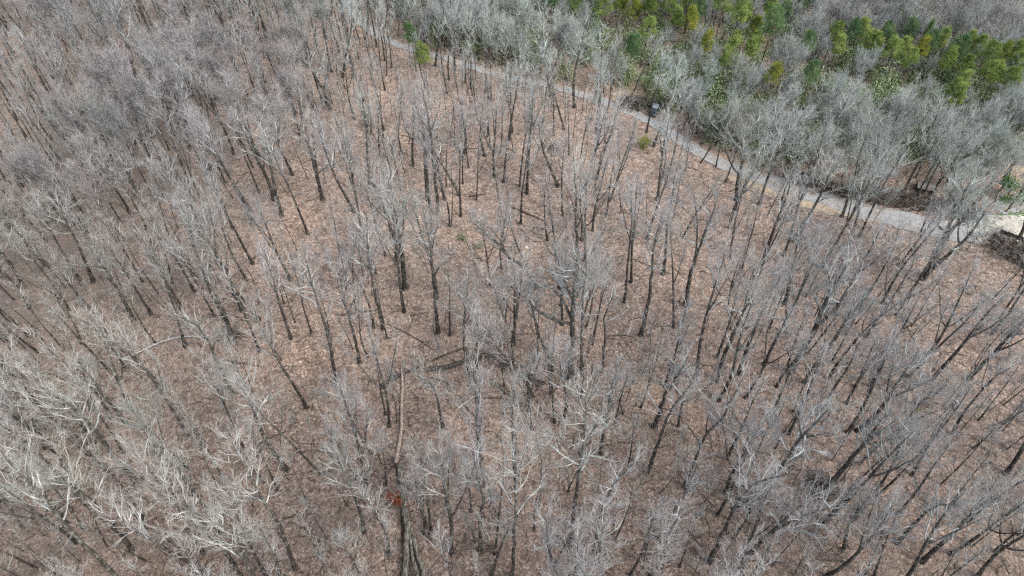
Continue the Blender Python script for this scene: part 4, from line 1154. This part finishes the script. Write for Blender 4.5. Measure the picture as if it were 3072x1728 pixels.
for p in (c0, cL, (c0 + cR) / 2, cR, cR2):
    p = p - p0f + np.array([.05, -.05, 0]); loft('stake', [[tuple(p + [-.03, -.03, z_]), tuple(p + [.03, -.03, z_]), tuple(p + [.03, .03, z_]), tuple(p + [-.03, .03, z_])] for z_ in (-.2, 1.05)], m_post, fe)
m_rock = mat_flat('pale_stone', (.62, .57, .48), .9)
ROCKS = [(3005, 659, .42, 'rounded pale boulder left end of the row above the cream driveway'), (3031, 655, .36, 'pale boulder middle of the row above the cream driveway'), (3058, 651, .3, 'small pale boulder right end of the row above the cream driveway'), (3030, 701, .34, 'white rock below the cream driveway beside the dark fence'), (2870, 558, .36, 'lone white rock on the slope right of the blue-grey shed'), (2674, 585, .25, 'small white rock on the slope left of the blue-grey shed'), (1578, 744, .35, 'white rock on brown leaves near the centre of the picture'), (295, 1208, .3, 'small pale rock at lower left among leaning pale trunks'), (2200, 988, .28, 'small white rock between dark trunks right of centre')]
for i_, (u, v, s_, lab) in enumerate(ROCKS):
    import bmesh
    bm = bmesh.new(); bmesh.ops.create_icosphere(bm, subdivisions=2, radius=s_); rgk = random.Random(i_)
    for vt in bm.verts: vt.co *= rgk.uniform(.82, 1.12); vt.co.z *= .7
    me = bpy.data.meshes.new('boulder'); bm.to_mesh(me); bm.free(); me.materials.append(m_rock)
    o = link('boulder', me, None, ground(u, v) + np.array([0, 0, s_ * .4])); tag(o, lab, 'rock', 'pale rocks')

# ------------------------------------------------------------------ labels that single out each tree
LM = [((1962, 334), 'the parked car'), (tp('E', 1080, 1280), 'the great arching log'), (tp('E', 960, 500), 'the orange-white fallen pole'), (tp('H', 450, 850), 'the mossy broken fallen tree'),
      (tp('D', 1180, 1140), 'the long silvery fallen tree'), ((2994, 690), 'the cream driveway'), ((2768, 560), 'the blue-grey shed'), (tp('F', 1860, 440), 'the thick dark roadside trunk'),
      (tp('E', 1350, 200), 'the dark straight log'), (tp('C', 1100, 1400), 'the long brush row'), (tp('G', 1980, 440), 'the slanting lower-left log'), (tp('I', 310, 1030), 'the bottom-right fallen pole'),
      (tp('F', 520, 1060), 'the low arching bent sapling'), (tp('F', 1600, 1080), 'the long leaning dead pole'), (tp('A', 2345, 650), 'the pale forked tree upper left'), (tp('G', 560, 960), 'the cream broken sticks'),
      (tp('B', 300, 250), 'the far bend of the road'), (tp('C', 1100, 240), 'the lone round pine'), (tp('B', 1000, 480), 'the gravel strip top centre'), (tp('I', 1300, 1350), 'the bottom-right level log'),
      (tp('A', 700, 400), 'the bare slope upper left'), (tp('D', 100, 1100), 'the open brown gap far left'), (tp('H', 1735, 1215), 'the short dark log at bottom'), (tp('I', 2000, 700), 'the dark thicket lower right'),
      (tp('A', 600, 1100), 'the shaded hollow at left'), (tp('H', 1120, 165), 'the diagonal dark log'), (tp('B', 1540, 1080), 'the pointed brush heap'), (tp('D', 1900, 900), 'the dense trunks left of centre'), (tp('C', 1800, 200), 'the tall conical pine'), (tp('C', 2350, 1430), 'the bright green right-edge bush'), (tp('C', 920, 660), 'the small pines above the road'), (tp('C', 320, 430), 'the lower pine of the left clump'), (tp('C', 1950, 950), 'the mid-slope at upper right'), (tp('B', 1400, 150), 'the pale oaks beyond the road')]
ORD = ['nearest', 'second', 'third', 'fourth', 'fifth', 'sixth', 'seventh', 'eighth', 'ninth', 'tenth', 'eleventh', 'twelfth', 'thirteenth', 'fourteenth', 'fifteenth', 'sixteenth', 'seventeenth', 'eighteenth', 'nineteenth', 'twentieth']
ORD += [a + b_ for a in ('twenty-', 'thirty-', 'forty-') for b_ in ('first', 'second', 'third', 'fourth', 'fifth', 'sixth', 'seventh', 'eighth', 'ninth')]
DIRS = ['right of', 'above right of', 'above', 'above left of', 'left of', 'below left of', 'below', 'below right of']
def locate(items, desc, noun, cat, group):
    cell = {}
    for d in items:
        u, v = d['uv']; u = min(max(u, 0), 3072); v = min(max(v, 0), 1728)
        (lu, lv_), nm = min(LM, key=lambda L: (L[0][0] - u) ** 2 + (L[0][1] - v) ** 2)
        a = math.degrees(math.atan2(lv_ - v, u - lu)) % 360; s = int(((a + 22.5) % 360) // 45)
        cell.setdefault((nm, s), []).append((math.hypot(u - lu, v - lv_), d))
    for (nm, s), L in cell.items():
        L.sort(key=lambda x: x[0])
        for i, (_, d) in enumerate(L):
            o_ = ORD[i] if len(L) > 1 else 'the one' ; tag(d['obj'], f"{desc(d)} {noun}, {o_} {DIRS[s]} {nm}", cat, group)
def dtree(d):
    t_ = d['tint']; lum = sum(t_) / 3; r = d['r']
    c = 'pale' if lum > .5 else 'dusky' if lum < .34 else 'pinkish' if t_[0] > t_[1] * 1.1 else 'grey'
    s = 'thick' if r > .3 else 'slender' if r < .13 else 'tall' if d['H'] > 17 else 'medium'
    if d['snag']: return s + ' broken-topped'
    return s + ' ' + c + (' forked' if d['fork'] else '')
locate(IND, dtree, 'bare tree', 'tree', 'leafless trees of the wood')
locate(saps, lambda d: ('tiny' if d['s'] < .8 else 'tall' if d['s'] > 1.15 else 'thin'), 'leafless sapling', 'sapling', 'leafless saplings under the trees')
locate(pines, lambda d: {'g': 'green', 'y': 'yellow-green', 'd': 'dull green', 'c': 'dark conical'}[d['k']] + (' wide' if d['sc'] > 1.05 else ' small' if d['sc'] < .8 else ''), 'pine', 'pine tree', 'evergreen pines beyond the road')
locate(shrubs, lambda d: 'dull green', 'evergreen shrub', 'shrub', 'evergreen shrubs under the far trees')
print('objects', len(bpy.data.objects))
